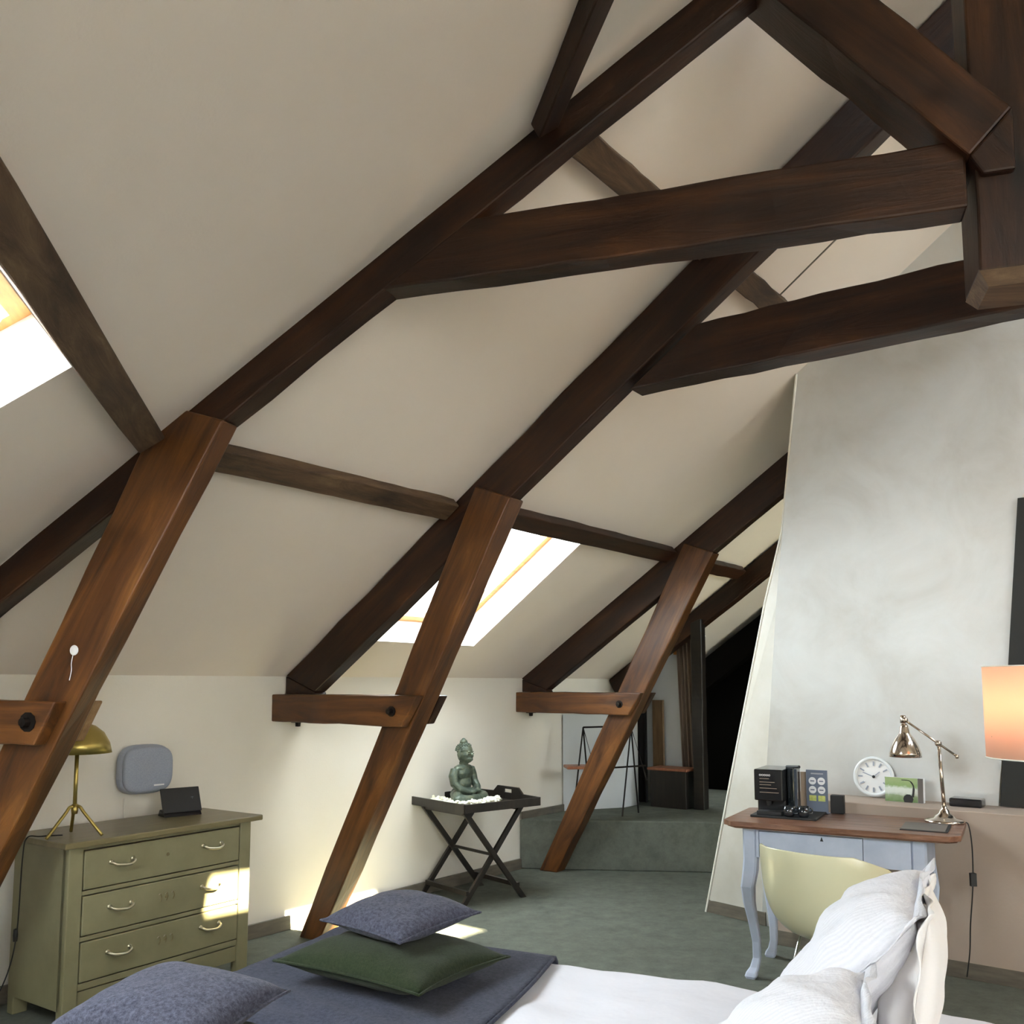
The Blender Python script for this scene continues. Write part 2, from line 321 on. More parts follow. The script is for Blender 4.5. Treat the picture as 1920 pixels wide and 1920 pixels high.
# gable behind the camera with a window, far end wall
rA = PR + dA * lenA
def gable(name, p, q, r, hole=None, m='wall'):
    ex = (q - p); ex.z = 0; ex.normalize(); ez = V((0, 0, 1)); org = V((p.x, p.y, 0)); L = (q - p).length
    poly = [(0, 0), ((V((q.x, q.y, 0)) - org).length, 0), ((V((q.x, q.y, 0)) - org).length, KW), ((r - org).dot(ex), r.z), (0, KW)]
    return roof_plane(name, org, ex, ez, poly, [hole] if hole else [], m)
gable('wall_back', V((eA.x, eA.y, 0)), V((eV.x, eV.y, 0)), rA)
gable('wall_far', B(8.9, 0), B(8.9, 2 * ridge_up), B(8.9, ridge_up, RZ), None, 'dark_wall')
# floor and raised platform
bm = bmesh.new(); pts = [CN, V((eA.x, eA.y, 0)), V((eV.x, eV.y, 0)), vf0, vf0 + dB * 10, B(9.2, 0)]
bm.faces.new([bm.verts.new((p.x, p.y, 0)) for p in pts]); tag(obj('floor', bm, 'carpet'), kind='structure')
pl = [B(2.62, .0), B(3.42, 1.28), B(4.2, 3.4), B(8.9, 3.4), B(8.9, 0)]
o = tag(obj('floor_platform', prism([V((p.x, p.y, 0)) for p in pl], (0, 0, .4)), 'carpet'), kind='structure'); bevel(o, .012, 3)
# skirting
def strip(name, p, q, z0, h, t=.018, m='base', side=1):
    L = (q - p).length; mw = frame(V((p.x, p.y, z0)), q - p); bm = BX(((0, min(0, side * t), 0), (L, max(0, side * t), h)))
    return bevel(tag(obj(name, bm, m, mw=mw), kind='structure'), .003)
strip('baseboard_right_wing', B(-2, 0.001), B(2.62, .001), 0, .085, side=-1)
strip('baseboard_left', CN + iA * .001, eA + iA * .001, 0, .085, side=1)
strip('baseboard_platform', B(2.62, .001), B(3.24, .001), .4, .06, side=-1)
# low partition of the alcove behind the third truss
ap = B(3.25, 0); aq = V((1.02, 8.36, 0))
o = tag(obj('wall_alcove', prism([ap, aq, aq + dB * .25, ap + dB * .1], (0, 0, 1.24)), 'wall2'), kind='structure')
# ------------------------------------------------------------------ chimney breast, ledge, panel
def CB(u, z, off=0): return B(2.16 - .045 * z + off, u, z)
left = [(1.84, 0), (2.09, .97), (2.37, 2.02), (2.51, 2.47), (2.60, 3.04), (2.66, 3.44)]
inner = [(2.27, 0), (2.35, 1.0), (2.46, 2.01), (2.555, 2.7), (2.61, 3.04), (2.66, 3.44)]
right = [(3.57, 0), (3.66, .95), (3.76, 1.75), (3.85, 2.5), (4.05, 2.9), (4.6, 3.3)]
top = [(2.66, 3.452), (3.3, 3.90), (4.22, 4.55), (4.6, 4.28)]
bm = bmesh.new()
I = [bm.verts.new(CB(u, z)) for u, z in inner]; Rr = [bm.verts.new(CB(u, z)) for u, z in right]; T = [bm.verts.new(CB(u, z)) for u, z in top]
bm.faces.new(I + T[1:] + Rr[::-1])
backI = [bm.verts.new(CB(u, z, 1.3)) for u, z in left]; Lf = [bm.verts.new(CB(u, z, .10 * max(0, 1 - z / 3.3))) for u, z in left]
for i in range(5): bm.faces.new((Lf[i], Lf[i + 1], backI[i + 1], backI[i]))
brs = tag(obj('wall_chimney', bm, 'silver'), kind='structure')
bm = bmesh.new(); Lf = [bm.verts.new(CB(u, z, .10 * max(0, 1 - z / 3.3))) for u, z in left]; I = [bm.verts.new(CB(u, z)) for u, z in inner]
for i in range(5): bm.faces.new((Lf[i], I[i], I[i + 1], Lf[i + 1]))
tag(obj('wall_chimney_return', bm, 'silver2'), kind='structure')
tag(obj('trim_1', tube([CB(u, z, .10 * max(0, 1 - z / 3.3)) for u, z in left], .008), 'white_trim'), kind='structure')
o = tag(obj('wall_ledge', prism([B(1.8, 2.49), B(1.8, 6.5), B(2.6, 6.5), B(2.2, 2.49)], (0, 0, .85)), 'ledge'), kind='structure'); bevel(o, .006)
wallq('wall_right', B(2.35, 3.0), B(2.35, 8.4), 0, RZ)
strip('baseboard_ledge', B(1.799, 2.49), B(1.799, 6.4), 0, .085, side=1)
strip('baseboard_chimney', CB(1.84, 0, .098), CB(2.30, 0, -.01), 0, .085, side=1)
pn = prism([CB(3.665, .855, -.04), CB(3.76, 1.75, -.04), CB(3.84, 2.5, -.04), CB(5.1, 2.5, -.04), CB(5.1, .855, -.04)], dB * .03)
pt = obj('display_panel', pn, 'black'); tag(pt, 'tall black panel standing on the ledge behind the lit lampshade', 'panel')
# joint line in the ceiling
jl = obj('ceiling_joint', BX(((1.175, 2.86 * slB, -.004), (1.185, 3.4 * slB, .004))), 'base', cB)

# ------------------------------------------------------------------ timber
def member(name, fr, L0, L1, U0, U1, off, th, m, parent, jit=.004, n=9, bev=.008):
    """four-sided timber in a truss plane: lower line L0-L1, upper line U0-U1, (h, z)"""
    O, d, nn = fr
    def W3(p, o): return O + d * p[0] + V((0, 0, p[1])) + nn * o
    L0, L1, U0, U1 = map(V, (L0, L1, U0, U1))
    x = (W3(L1, 0) - W3(L0, 0)).normalized(); mw = Matrix((x, nn, x.cross(nn))).transposed().to_4x4(); mw.translation = W3(L0, off)
    inv = mw.inverted(); bm = bmesh.new(); rings = []
    for k in range(n + 1):
        t = k / n; l = L0.lerp(L1, t); u = U0.lerp(U1, t); r = []
        j = 0 if k in (0, n) else jit
        for p, o in ((l, off), (l, off + th), (u, off + th), (u, off)):
            q = inv @ W3(p, o); q += V((0, random.uniform(-j, j), random.uniform(-j, j))); r.append(bm.verts.new(q))
        rings.append(r)
    for a, b in zip(rings, rings[1:]):
        for k in range(4): bm.faces.new((a[k], a[(k + 1) % 4], b[(k + 1) % 4], b[k]))
    bm.faces.new(rings[0][::-1]); bm.faces.new(rings[-1]); bmesh.ops.recalc_face_normals(bm, faces=bm.faces)
    o = obj(name, bm, m); o.parent = parent
    o.matrix_local = parent.matrix_world.inverted() @ mw if parent else mw
    bevel(o, bev, 2, 30); return o
def tfr(o, phi):
    d = V((sin(R(phi)), -cos(R(phi)), 0)); return (V(o), d, V((-d.y, d.x, 0)))
def prism_heel(fr, t, hb, z0, m):
    f = lambda h, z: fr[1] * h + V((0, 0, z)) + fr[2] * .002
    bm = prism([f(hb, z0 - .002), f(hb, 1.445), f(hb + .27, 1.445), f(hb + .26, z0 - .28 + .183)], fr[2] * .096); bevel(obj('rafter_heel', bm, m, t), .006)
def truss(label, fr, slope, legw, hb=0, top_h=4.1, col_h=4.2, legmat='wood_leg', matr='wood', leg0=.20):
    t = thing('roof_truss', label, 'truss', Matrix.Translation(fr[0]), 'oak roof trusses')
    z0 = KW - .012
    dz = .28
    RT = .10
    prism_heel(fr, t, hb, z0, matr)
    member('rafter', fr, (hb + .26, z0 - dz + slope * .26), (top_h, z0 - dz + slope * top_h), (hb, z0), (top_h, z0 + slope * top_h), 0, RT, matr, t, n=18)
    member('leg', fr, (leg0 + .165, 0.0), (1.745, 2.49), (leg0, 0.0), (1.51, 2.58), -.022, .13, legmat, t, n=12)
    member('tie_beam', fr, (-.055, 1.278), (1.05, 1.27), (-.055, 1.443), (1.165 if legw < .22 else 1.2, 1.443), -.085, .06, legmat, t)
    member('tie_beam', fr, (-.03, 1.28), (1.075, 1.28), (-.03, 1.443), (1.175, 1.443), .115, .06, matr, t)
    member('collar_beam', fr, (2.44, 2.95), (col_h, 2.95), (2.80, 3.20), (col_h, 3.20), .005, .14, matr, t, n=12)
    def bolt(h, z, vert=False):
        p = fr[0] + fr[1] * h + V((0, 0, z)) + fr[2] * (-.088 if not vert else .03)
        ax = -fr[2] if not vert else V((0, 0, -1)); mw = Matrix.Translation(-fr[0]) @ frame(p, fr[1], ax)
        obj('bolt', lathe([(0, .032), (.016, .03), (.018, .004), (.03, .003), (.03, -.002), (0, -.002)], 10), 'iron', t, mw=mw)
        if vert: obj('bolt_plate', BX(((-.03, -.03, -.001), (.03, .03, .006))), 'iron', t, mw=mw)
    bolt(.98, 1.355); bolt(.09, 1.275, True)
    return t
F1 = tfr((-2.785, 3.99, 0), 72.7); F2 = tfr((-1.426, 5.735, 0), 55); F3 = tfr((.068, 7.70, 0), 56); F4 = tfr(B(4.05, 0), 54)
# calibrate the planes: T1 passes through the point measured on its leg
F1 = (F1[0], F1[1], F1[2])
# truss 1, at the corner: hip rafter
def truss1():
    t = thing('roof_truss', 'nearest dark oak truss with the hanging king post, crossing above the chest', 'truss', Matrix.Translation(F1[0]), 'oak roof trusses')
    fr = F1; O2 = F1[0]
    member('rafter', fr, (-.0, 1.42), (4.6, 4.38), (-.0, 1.70), (4.6, 4.50), 0, .10, 'wood', t, n=22)
    member('leg', fr, (.285, .0), (1.745, 2.53), (.085, .0), (1.46, 2.62), -.022, .10, 'wood_leg', t, n=12)
    member('tie_beam', fr, (-.05, 1.275), (.965, 1.262), (-.05, 1.437), (1.062, 1.437), -.085, .065, 'wood_leg', t)
    member('tie_beam', fr, (-.05, 1.275), (1.01, 1.27), (-.05, 1.437), (1.10, 1.437), .085, .05, 'wood_cut', t)
    member('collar_beam', fr, (2.405, 2.978), (4.40, 2.978), (2.76, 3.200), (4.40, 3.200), -.006, .11, 'wood', t, n=14)
    member('strut', fr, (3.745, 3.90), (4.405, 3.125), (3.98, 3.93), (4.53, 3.26), -.04, .22, 'wood', t, n=8)
    member('strut_foot', fr, (4.405, 3.125), (4.44, 3.06), (4.53, 3.26), (4.53, 3.06), -.04, .20, 'wood', t, n=2, jit=0)
    kp = member('king_post', fr, (4.42, 2.763), (4.42, 4.45), (4.78, 2.763), (4.78, 4.45), -.01, .24, 'wood', t, n=8)
    # bevelled pendant at the foot of the king post
    bm = bmesh.new(); a = [(4.42, -.01), (4.78, -.01), (4.78, .23), (4.42, .23)]; c = [(4.45, .02), (4.75, .02), (4.75, .20), (4.45, .20)]
    A = [bm.verts.new(fr[1] * h + V((0, 0, 2.765)) + fr[2] * o) for h, o in a]; Cc = [bm.verts.new(fr[1] * h + V((0, 0, 2.722)) + fr[2] * o) for h, o in c]
    for k in range(4): bm.faces.new((A[k], A[(k + 1) % 4], Cc[(k + 1) % 4], Cc[k]))
    bm.faces.new(A); bm.faces.new(Cc[::-1]); bmesh.ops.recalc_face_normals(bm, faces=bm.faces)
    obj('king_post_foot', bm, 'wood_old', t)['label'] = 'pale bevelled foot of the king post'
    p = fr[1] * .93 + V((0, 0, 1.355)) - fr[2] * .086
    obj('bolt', lathe([(0, .034), (.018, .03), (.02, .004), (.04, .003), (.04, -.002), (0, -.002)], 10), 'iron', t, mw=frame(p, fr[1], -fr[2]))
    return t
truss1()
truss('second oak truss from the camera, its leg ending beside the bed by the cushions', F2, .703, .20)
truss('third oak truss, its leg standing at the foot of the carpeted step', F3, .703, .16, top_h=3.4, col_h=2.7)
# fourth and fifth trusses: rafters only are seen
t4 = thing('roof_truss', 'fourth oak truss, far back above the platform, mostly hidden', 'truss', Matrix.Translation(F4[0]), 'oak roof trusses')
member('rafter', F4, (.05, 1.42), (3.0, 3.44), (-.02, 1.55), (3.0, 3.66), 0, .13, 'wood', t4, n=12)
member('post', F4, (.86, .4), (.86, 2.06), (.965, .4), (.965, 2.1), -.04, .10, 'black_wood', t4)
F5 = tfr(B(5.3, 0), 52)
t5 = thing('roof_truss', 'rearmost dark truss, black rafter under the white roof panel', 'truss', Matrix.Translation(F5[0]), 'oak roof trusses')
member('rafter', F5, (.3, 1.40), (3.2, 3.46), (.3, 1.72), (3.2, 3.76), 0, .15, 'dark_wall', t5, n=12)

def purlin(label, mw, x0, x1, y, w, drop, m):
    """roof-local box hanging below the ceiling"""
    bm = bmesh.new(); n = 14; rings = []
    for k in range(n + 1):
        x = x0 + (x1 - x0) * k / n; j = lambda: random.uniform(-.004, .004)
        rings.append([bm.verts.new((x, y + a + j(), b + (j() if b < -.01 else 0))) for a, b in ((-w / 2, -drop), (w / 2, -drop), (w / 2, -.001), (-w / 2, -.001))])
    for a, b in zip(rings, rings[1:]):
        for k in range(4): bm.faces.new((a[k], a[(k + 1) % 4], b[(k + 1) % 4], b[k]))
    bm.faces.new(rings[0][::-1]); bm.faces.new(rings[-1]); bmesh.ops.recalc_face_normals(bm, faces=bm.faces)
    o = obj('purlin', bm, m); o.matrix_world = mw; tag(o, label, 'beam', 'purlins under the roof slopes'); return bevel(o, .006)
def hipx(y):   # s of the hip rafter at slope height y (right wing)
    t = y / pr2[1]; return hB[0] + (pr2[0] - hB[0]) * t
mB = cB.matrix_world; sgn = -zout
def P(label, x0, x1, u, w, d, m): return purlin(label, mB if zout > 0 else mB, x0, x1, u * slB, w, d * (1 if zout > 0 else -1), m)
P('middle purlin between the first and second trusses, pale at its left end', hipx(1.36 * slB) + .14, .26, 1.31, .12, .06, 'wood_old')
P('middle purlin between the second and third trusses, above the skylight', .42, 2.72, 1.35, .12, .07, 'wood')
P('short dark purlin beyond the third truss, above the platform', 2.95, 4.05, 1.33, .12, .06, 'wood')
P('upper purlin from the nearest truss to the second collar beam', hipx(2.86 * slB) + .12, .34, 2.84, .115, .06, 'wood_old')
P('upper purlin between the second truss and the chimney breast', .5, 1.78, 2.84, .115, .06, 'wood_old')
mA = cA.matrix_world; sgA = 1 if dA.cross(upA).z > 0 else -1
hA = lambda y: prA[0] * y / prA[1]
yl = to2(oRA, dA, upA, V((-1.37, 3.393, 2.507)))[1]; yu = to2(oRA, dA, upA, V((.056, 3.008, 3.469)))[1]
purlin('long weathered purlin at the left edge, running beside the open skylight', mA, -6, hA(yl) - .08, yl - .06, .12, .05 * sgA, 'wood_old')
purlin('upper dark purlin at the top centre, meeting the nearest truss from the left', mA, -6, hA(yu) - .08, yu + .06, .085, .06 * sgA, 'wood')

# pinned disc on the first leg
p = F1[0] + F1[1] * 1.085 + V((0, 0, 1.64)) - F1[2] * .024
ds = thing('leg_ornament', 'small white disc with a dangling string on the nearest truss leg', 'ornament', frame(p, F1[1], -F1[2]))
obj('disc', lathe([(0, .008), (.018, .006), (.021, .003), (.019, 0), (0, 0)], 16), 'white', ds)
obj('string', tube(crv([(0, 0, .003), (-.01, -.05, .003), (-.008, -.08, .003), (-.016, -.12, .003)], 4), .0018, n=5), 'white', ds)

# ------------------------------------------------------------------ bed
ZB = .53
Lb = V((.905, -.425, 0)).normalized(); Wb = V((Lb.y, -Lb.x, 0)); Cb = V((-.673, 3.763, 0))
bedM = Matrix((Lb, -Wb, V((0, 0, 1)))).transposed().to_4x4(); bedM.translation = Cb     # local x along the bed, -y towards the camera
bed = thing('bed', 'large double bed with white duvet in the foreground', 'bed', bedM)
BLn, BWd = 2.75, 1.75
def rnoise(x, y, s, a): return a * noise.noise(V((x * s, y * s, 3.7)))
def slab(l, w, z0, z1, r, nx=60, ny=40, amp=.0, sc=3, ox=0, oy=0):
    """soft rounded slab: top grid plus rolled-over sides; local x 0..l, y 0..-w"""
    bm = bmesh.new(); g = []
    def prof(t, L):   # t in -k..L+k ; returns pos, drop
        return t
    xs = [-2, -1.4, -.7] ; 
    def axis(L, n):
        a = [(0, z1 - z0)] + [(r * (1 - cos(k * PI / 10)), r * (1 - sin(k * PI / 10))) for k in range(0, 6)]
        a = [(p, d) for p, d in a]
        mid = [(r + (L - 2 * r) * k / n, 0) for k in range(1, n)]
        return a + mid + [(L - p, d) for p, d in a[::-1]]
    X = axis(l, nx); Y = axis(w, ny)
    for x, dx in X:
        row = []
        for y, dy in Y:
            d = max(dx, dy); z = z1 - d
            if d < r: z += rnoise(x + ox, y + oy, sc, amp) + rnoise(x + ox, y + oy, sc * 2.7, amp * .4)
            row.append(bm.verts.new((x, -y, z)))
        g.append(row)
    for i in range(len(g) - 1):
        for j in range(len(g[0]) - 1): bm.faces.new((g[i][j], g[i][j + 1], g[i + 1][j + 1], g[i + 1][j]))
    bmesh.ops.recalc_face_normals(bm, faces=bm.faces); return bm
obj('bed_base', bevel(obj('tmp', BX(((.06, -BWd + .06, .0), (BLn - .06, -.06, .26))), 'cover'), .02).data, None, bed)
bpy.data.objects.remove(bpy.data.objects['tmp'])
obj('mattress', slab(BLn - .06, BWd - .06, .24, ZB - .05, .07), 'linen', bed, loc=(.03, -.03, 0), smooth=True)
obj('duvet', slab(BLn, BWd, .30, ZB, .075, amp=.022, sc=3), 'linen', bed, smooth=True)
# throw across the foot of the bed
def throw():
    bm = bmesh.new(); nx, ny = 40, 70; g = []
    for i in range(nx + 1):
        row = []; x = .045 + .90 * i / nx
        for j in range(ny + 1):
            t = -.30 + (BWd + .6) * j / ny
            xx = x + .02 * sin(t * 3.1) * (i / nx) + (.10 * (t - .2) * (i / nx))
            if t < .0: y = -.02 - .018; 
            r = .075
            # roll over the two long sides
            if t < r: 
                a = min(1, (r - t) / (r * 1.57)); y = r - r * sin(a * PI / 2); z = ZB - (r - r * cos(a * PI / 2)) - max(0, (r - t) - r * 1.57)
                y = y - .012 * a
            elif t > BWd - r:
                q = t - (BWd - r); a = min(1, q / (r * 1.57)); y = BWd - r + r * sin(a * PI / 2) + .012 * a; z = ZB - (r - r * cos(a * PI / 2)) - max(0, q - r * 1.57)
            else: y = t; z = ZB
            z += .010 + max(0, rnoise(xx, y, 3, .022) + rnoise(xx, y, 8.1, .009)) + .006 * math.exp(-((t - .72 - .25 * (x)) / .03) ** 2) * 1.6
            row.append(bm.verts.new((xx, -y, z)))
        g.append(row)
    for i in range(nx):
        for j in range(ny): bm.faces.new((g[i][j], g[i + 1][j], g[i + 1][j + 1], g[i][j + 1]))
    bmesh.ops.recalc_face_normals(bm, faces=bm.faces)
    return bm
tt = thing('throw_blanket', 'grey-blue wool throw laid across the foot of the bed', 'blanket', bedM)
o = obj('blanket_cloth', throw(), 'wool_throw', tt, smooth=True)
md = o.modifiers.new('s', 'SOLIDIFY'); md.thickness = .012; md.offset = 1
hem = tube(crv([(.95 + .10 * (t - .2) + .02 * sin(t * 3.1), -t, ZB + .018) for t in (.09, .4, .8, 1.2, 1.6)], 6), .007, n=6); obj('hem', hem, 'wool_throw', tt, smooth=True)

def pillow_bm(a, b, th, n=26, pinch=.10, wr=.006, seed=0, flange=0):
    bm = bmesh.new(); top = {}; bot = {}
    for i in range(n + 1):
        for j in range(n + 1):
            u = -1 + 2 * i / n; v = -1 + 2 * j / n
            h = ((1 - abs(u) ** 2.6) * (1 - abs(v) ** 2.6)); h = h ** .55 if h > 0 else 0
            x = a / 2 * u * (1 - pinch * (1 - abs(u) ** 1) * 0 - pinch * (1 - v * v) * abs(u) ** 3)
            y = b / 2 * v * (1 - pinch * (1 - u * u) * abs(v) ** 3)
            w = wr * noise.noise(V((x * 14 + seed, y * 14, seed))) + wr * 1.5 * noise.noise(V((x * 5 + seed, y * 5, seed)))
            z = th / 2 * h
            top[i, j] = bm.verts.new((x, y, z + w * (h > 0)))
            bot[i, j] = top[i, j] if i in (0, n) or j in (0, n) else bm.verts.new((x, y, -z * .75 + w * .5))
    for i in range(n):
        for j in range(n):
            bm.faces.new((top[i, j], top[i + 1, j], top[i + 1, j + 1], top[i, j + 1]))
            f = (bot[i, j + 1], bot[i + 1, j + 1], bot[i + 1, j], bot[i, j])
            if len(set(f)) == 4:
                try: bm.faces.new(f)
                except ValueError: pass
    return bm, top
def cushion(name, label, cat, mw, a, b, th, m, group, seed=0, pinch=.10, wr=.005, piping=True):
    t = thing(name, label, cat, mw, group)
    bm, top = pillow_bm(a, b, th, 30, pinch, wr, seed); n = 30
    edge = [top[i, 0].co.copy() for i in range(n)] + [top[n, j].co.copy() for j in range(n)] + [top[n - i, n].co.copy() for i in range(n)] + [top[0, n - j].co.copy() for j in range(n)]
    obj('cover', bm, m, t, smooth=True)
    if piping: obj('seam', tube(edge, .0045, n=5, closed=True), m, t, smooth=True)
    return t
def orient(c, ax, tilt_x=0, tilt_y=0, tilt_z=0):
    """local x = ax direction (horizontal), z up, then tilted"""
    m = frame(V(c), V(ax)); return m @ Matrix.Rotation(R(tilt_z), 4, 'Z') @ Matrix.Rotation(R(tilt_x), 4, 'X') @ Matrix.Rotation(R(tilt_y), 4, 'Y')
GC = 'wool cushions on the bed'
cushion('cushion', 'large dark green wool cushion lying on the grey throw', 'cushion', orient((-.38, 3.03, ZB + .092), (.52, -.31, 0), -2, 1), .57, .50, .15, 'wool_green', GC, 1)
cushion('cushion', 'small grey-blue cushion on top of the dark green one', 'cushion', orient((-.365, 3.07, ZB + .215), (.40, -.34, 0), 4, 1), .38, .36, .12, 'wool', GC, 5)
cushion('cushion', 'grey-blue cushion at the bottom left corner, near the chest of drawers', 'cushion', orient((-.86, 2.38, ZB + .155), (.55, -.20, 0), 6, 3), .43, .40, .15, 'wool', GC, 9)
cushion('cushion', 'dark green cushion peeking out under the front left grey cushion', 'cushion', orient((-.74, 2.28, ZB + .062), (.50, -.25, 0), 0, 0), .58, .50, .10, 'wool_green', GC, 12)

# white pillows leaning at the head
def lean_pillow(name, label, c0, wdir, ang, a, b, th, m, seed, twist=0):
    """c0 = middle of lower edge, leaning back along +Lb by ang from horizontal"""
    up = (Lb * cos(R(ang)) + V((0, 0, 1)) * sin(R(ang))).normalized(); x = wdir.normalized(); z = x.cross(up).normalized()
    if z.dot(Lb) > 0: x = -x; z = -z
    mw = Matrix((x, up, x.cross(up))).transposed().to_4x4(); mw.translation = V(c0) + up * b / 2 + x.cross(up) * 0
    mw = mw @ Matrix.Rotation(R(twist), 4, 'Z')
    t = thing(name, label, 'pillow', mw, 'white pillows at the head of the bed')
    bm, top = pillow_bm(a, b, th, 34, .05, .014, seed)
    obj('pillow_case', bm, m, t, smooth=True)
    # flange around the case
    n = 34; fl = bmesh.new()
    ed = [top_i for top_i in ([( -1 + 2 * i / n, -1) for i in range(n)] + [(1, -1 + 2 * j / n) for j in range(n)] + [(1 - 2 * i / n, 1) for i in range(n)] + [(-1, 1 - 2 * j / n) for j in range(n)])]
    inn = []; out = []
    for k, (u, v) in enumerate(ed):
        x_ = a / 2 * u * (1 - .05 * (1 - v * v) * abs(u) ** 3); y_ = b / 2 * v * (1 - .05 * (1 - u * u) * abs(v) ** 3)
        inn.append(fl.verts.new((x_ * .985, y_ * .985, 0)))
        out.append(fl.verts.new((x_ * 1 + .022 * u, y_ * 1 + .022 * v, .008 * sin(k * .55 + seed) + .010 * sin(k * .23))))
    for k in range(len(ed)): q = (k + 1) % len(ed); fl.faces.new((inn[k], inn[q], out[q], out[k]))
    o = obj('flange', fl, m, t, smooth=True); md = o.modifiers.new('s', 'SOLIDIFY'); md.thickness = .004
    return t
lean_pillow('pillow', 'shaded white pillow standing upright behind the other two', Cb + Lb * 2.09 + Wb * .56 + V((0, 0, ZB + .03)), Wb, 80, .58, .41, .16, 'pillow_warm', 4, 2)
lean_pillow('pillow', 'tall white pillow leaning below the desk and chair', Cb + Lb * 1.80 + Wb * .54 + V((0, 0, ZB + .04)), Wb, 50, .58, .54, .24, 'pillow', 2, -4)
lean_pillow('pillow', 'crumpled white pillow in front, at the bottom right edge', Cb + Lb * 1.66 + Wb * 1.16 + V((0, 0, ZB + .04)), Wb, 38, .54, .50, .22, 'pillow', 8, 5)

# ------------------------------------------------------------------ chest of drawers (local x along front, y back, z up)
cx = V((.557, .831, 0)).normalized(); cM = frame(V((-1.947, 4.045, 0)), cx)      # y = to the wall
ch = thing('chest_of_drawers', 'sage green painted chest with three drawers against the knee wall', 'chest of drawers', cM)
CW, CD, CH = 1.10, .50, .81
obj('chest_top', BX(((0, 0, CH - .028), (CW, CD, CH))), 'sage_top', ch); bevel(bpy.data.objects['chest_top'], .006, 3)
b0, b1 = .035, CW - .055
def bv(o, w=.003): return bevel(o, w)
bv(obj('side_panel', BX(((b0, .05, .08), (b0 + .02, CD - .02, CH - .028))), 'sage', ch))
bv(obj('side_panel', BX(((b1 - .02, .05, .08), (b1, CD - .02, CH - .028))), 'sage', ch))
obj('back_panel', BX(((b0 + .02, CD - .03, .1), (b1 - .02, CD - .02, CH - .03))), 'sage', ch)
for x0 in (b0, b1 - .07):
    for y0 in (.03, CD - .07): bv(obj('leg', BX(((x0, y0, 0), (x0 + .07, y0 + .05, CH - .028 if y0 < .1 else .12))), 'sage', ch), .005)
rails = [(.155, .185), (.365, .385), (.565, .585), (.765, .782)]
bv(obj('front_rail', BX(*[((b0 + .07, .036, z0), (b1 - .07, .06, z1)) for z0, z1 in rails]), 'sage', ch))
bv(obj('apron', BX(((b0 + .07, .04, .075), (b1 - .07, .058, .150))), 'sage', ch))
for z0, z1 in ((.190, .361), (.390, .561), (.590, .760)):
    d = bv(obj('drawer', BX(((b0 + .075, .030, z0), (b1 - .075, .33, z1))), 'sage', ch), .004)
    zc = (z0 + z1) / 2 + .008
    for fx in (.215, .80):
        hx = b0 + .075 + (b1 - b0 - .15) * fx
        bm = tube(crv([(hx - .055, .030, zc + .010), (hx - .053, .012, zc + .008), (hx - .035, .004, zc - .002), (hx + .02, .003, zc - .008), (hx + .045, .008, zc - .002), (hx + .055, .012, zc + .006), (hx + .056, .030, zc + .012)], 4), .0065, n=8)
        for q in (-.055, .056): ell(bm, (hx + q, .029, zc + .011), (.013, .004, .012), sub=1)
        obj('handle', bm, 'nickel', d, smooth=True)
    hx = b0 + .075 + (b1 - b0 - .15) * .5
    bm = bmesh.new()
    if z0 < .5:
        for q in (-.035, 0, .035): tube(crv([(hx + q - .008, .0285, zc + .015), (hx + q, .0265, zc + .020), (hx + q + .006, .0265, zc), (hx + q, .0285, zc - .018)], 3), .0028, bm, 5)
    lathe([(0, .003), (.008, .002), (.009, 0), (0, -.001)], 10, bm, (hx, .030, zc), Matrix.Rotation(PI / 2, 3, 'X'))
    obj('escutcheon', bm, 'sage_top', d)

# brass lamp on the chest
def onchest(x, y, z=0): return cM @ V((x, y, CH + z))
lp = onchest(.125, .155)
lm = thing('table_lamp', 'brass tripod table lamp with dome shade on the chest of drawers', 'lamp', Matrix.Translation(lp) @ Matrix.Rotation(R(20), 4, 'Z') @ Matrix.Scale(1.06, 4))
obj('pole', tube([(0, 0, .105), (0, 0, .37)], .0085, n=12), 'brassy', lm, smooth=True)
for k in range(3):
    a = R(100 + 120 * k); d = V((cos(a), sin(a), 0))
    obj('leg', tube(crv([(0, 0, .125), d * .022 + V((0, 0, .128)), d * .045 + V((0, 0, .10)), d * .125 + V((0, 0, .008))], 6), .0072, n=8), 'brassy', lm, smooth=True)
obj('collar', lathe([(0, .14), (.013, .138), (.015, .115), (.012, .098), (0, .096)], 16), 'brassy', lm, smooth=True)
pr = [(.0, .49), (.03, .488), (.07, .474), (.105, .446), (.130, .402), (.140, .358), (.134, .360), (.120, .404), (.098, .438), (.066, .464), (.03, .477), (0, .479)]
obj('lamp_shade', lathe(pr, 40), 'brassy', lm, smooth=True)
obj('bulb', lathe([(0, .372), (.02, .378), (.028, .40), (.02, .43), (.012, .45), (0, .45)], 14), 'white', lm, smooth=True)
tag(obj('lamp_cord', tube(crv([onchest(.10, .20, .008), onchest(.03, .26, .006), onchest(-.01, .30, 0), onchest(-.02, .31, -.10), onchest(-.02, .33, -.45), onchest(-.06, .36, -.66), onchest(-.14, .40, -.785)], 8), .003, n=6), 'cord', smooth=True), 'black cord with switch hanging down the left side of the chest', 'cord')
sw = obj('cord_switch', lathe([(0, .03), (.009, .026), (.011, 0), (.009, -.026), (0, -.03)], 10), 'cord', bpy.data.objects['lamp_cord'], loc=onchest(-.02, .335, -.43))
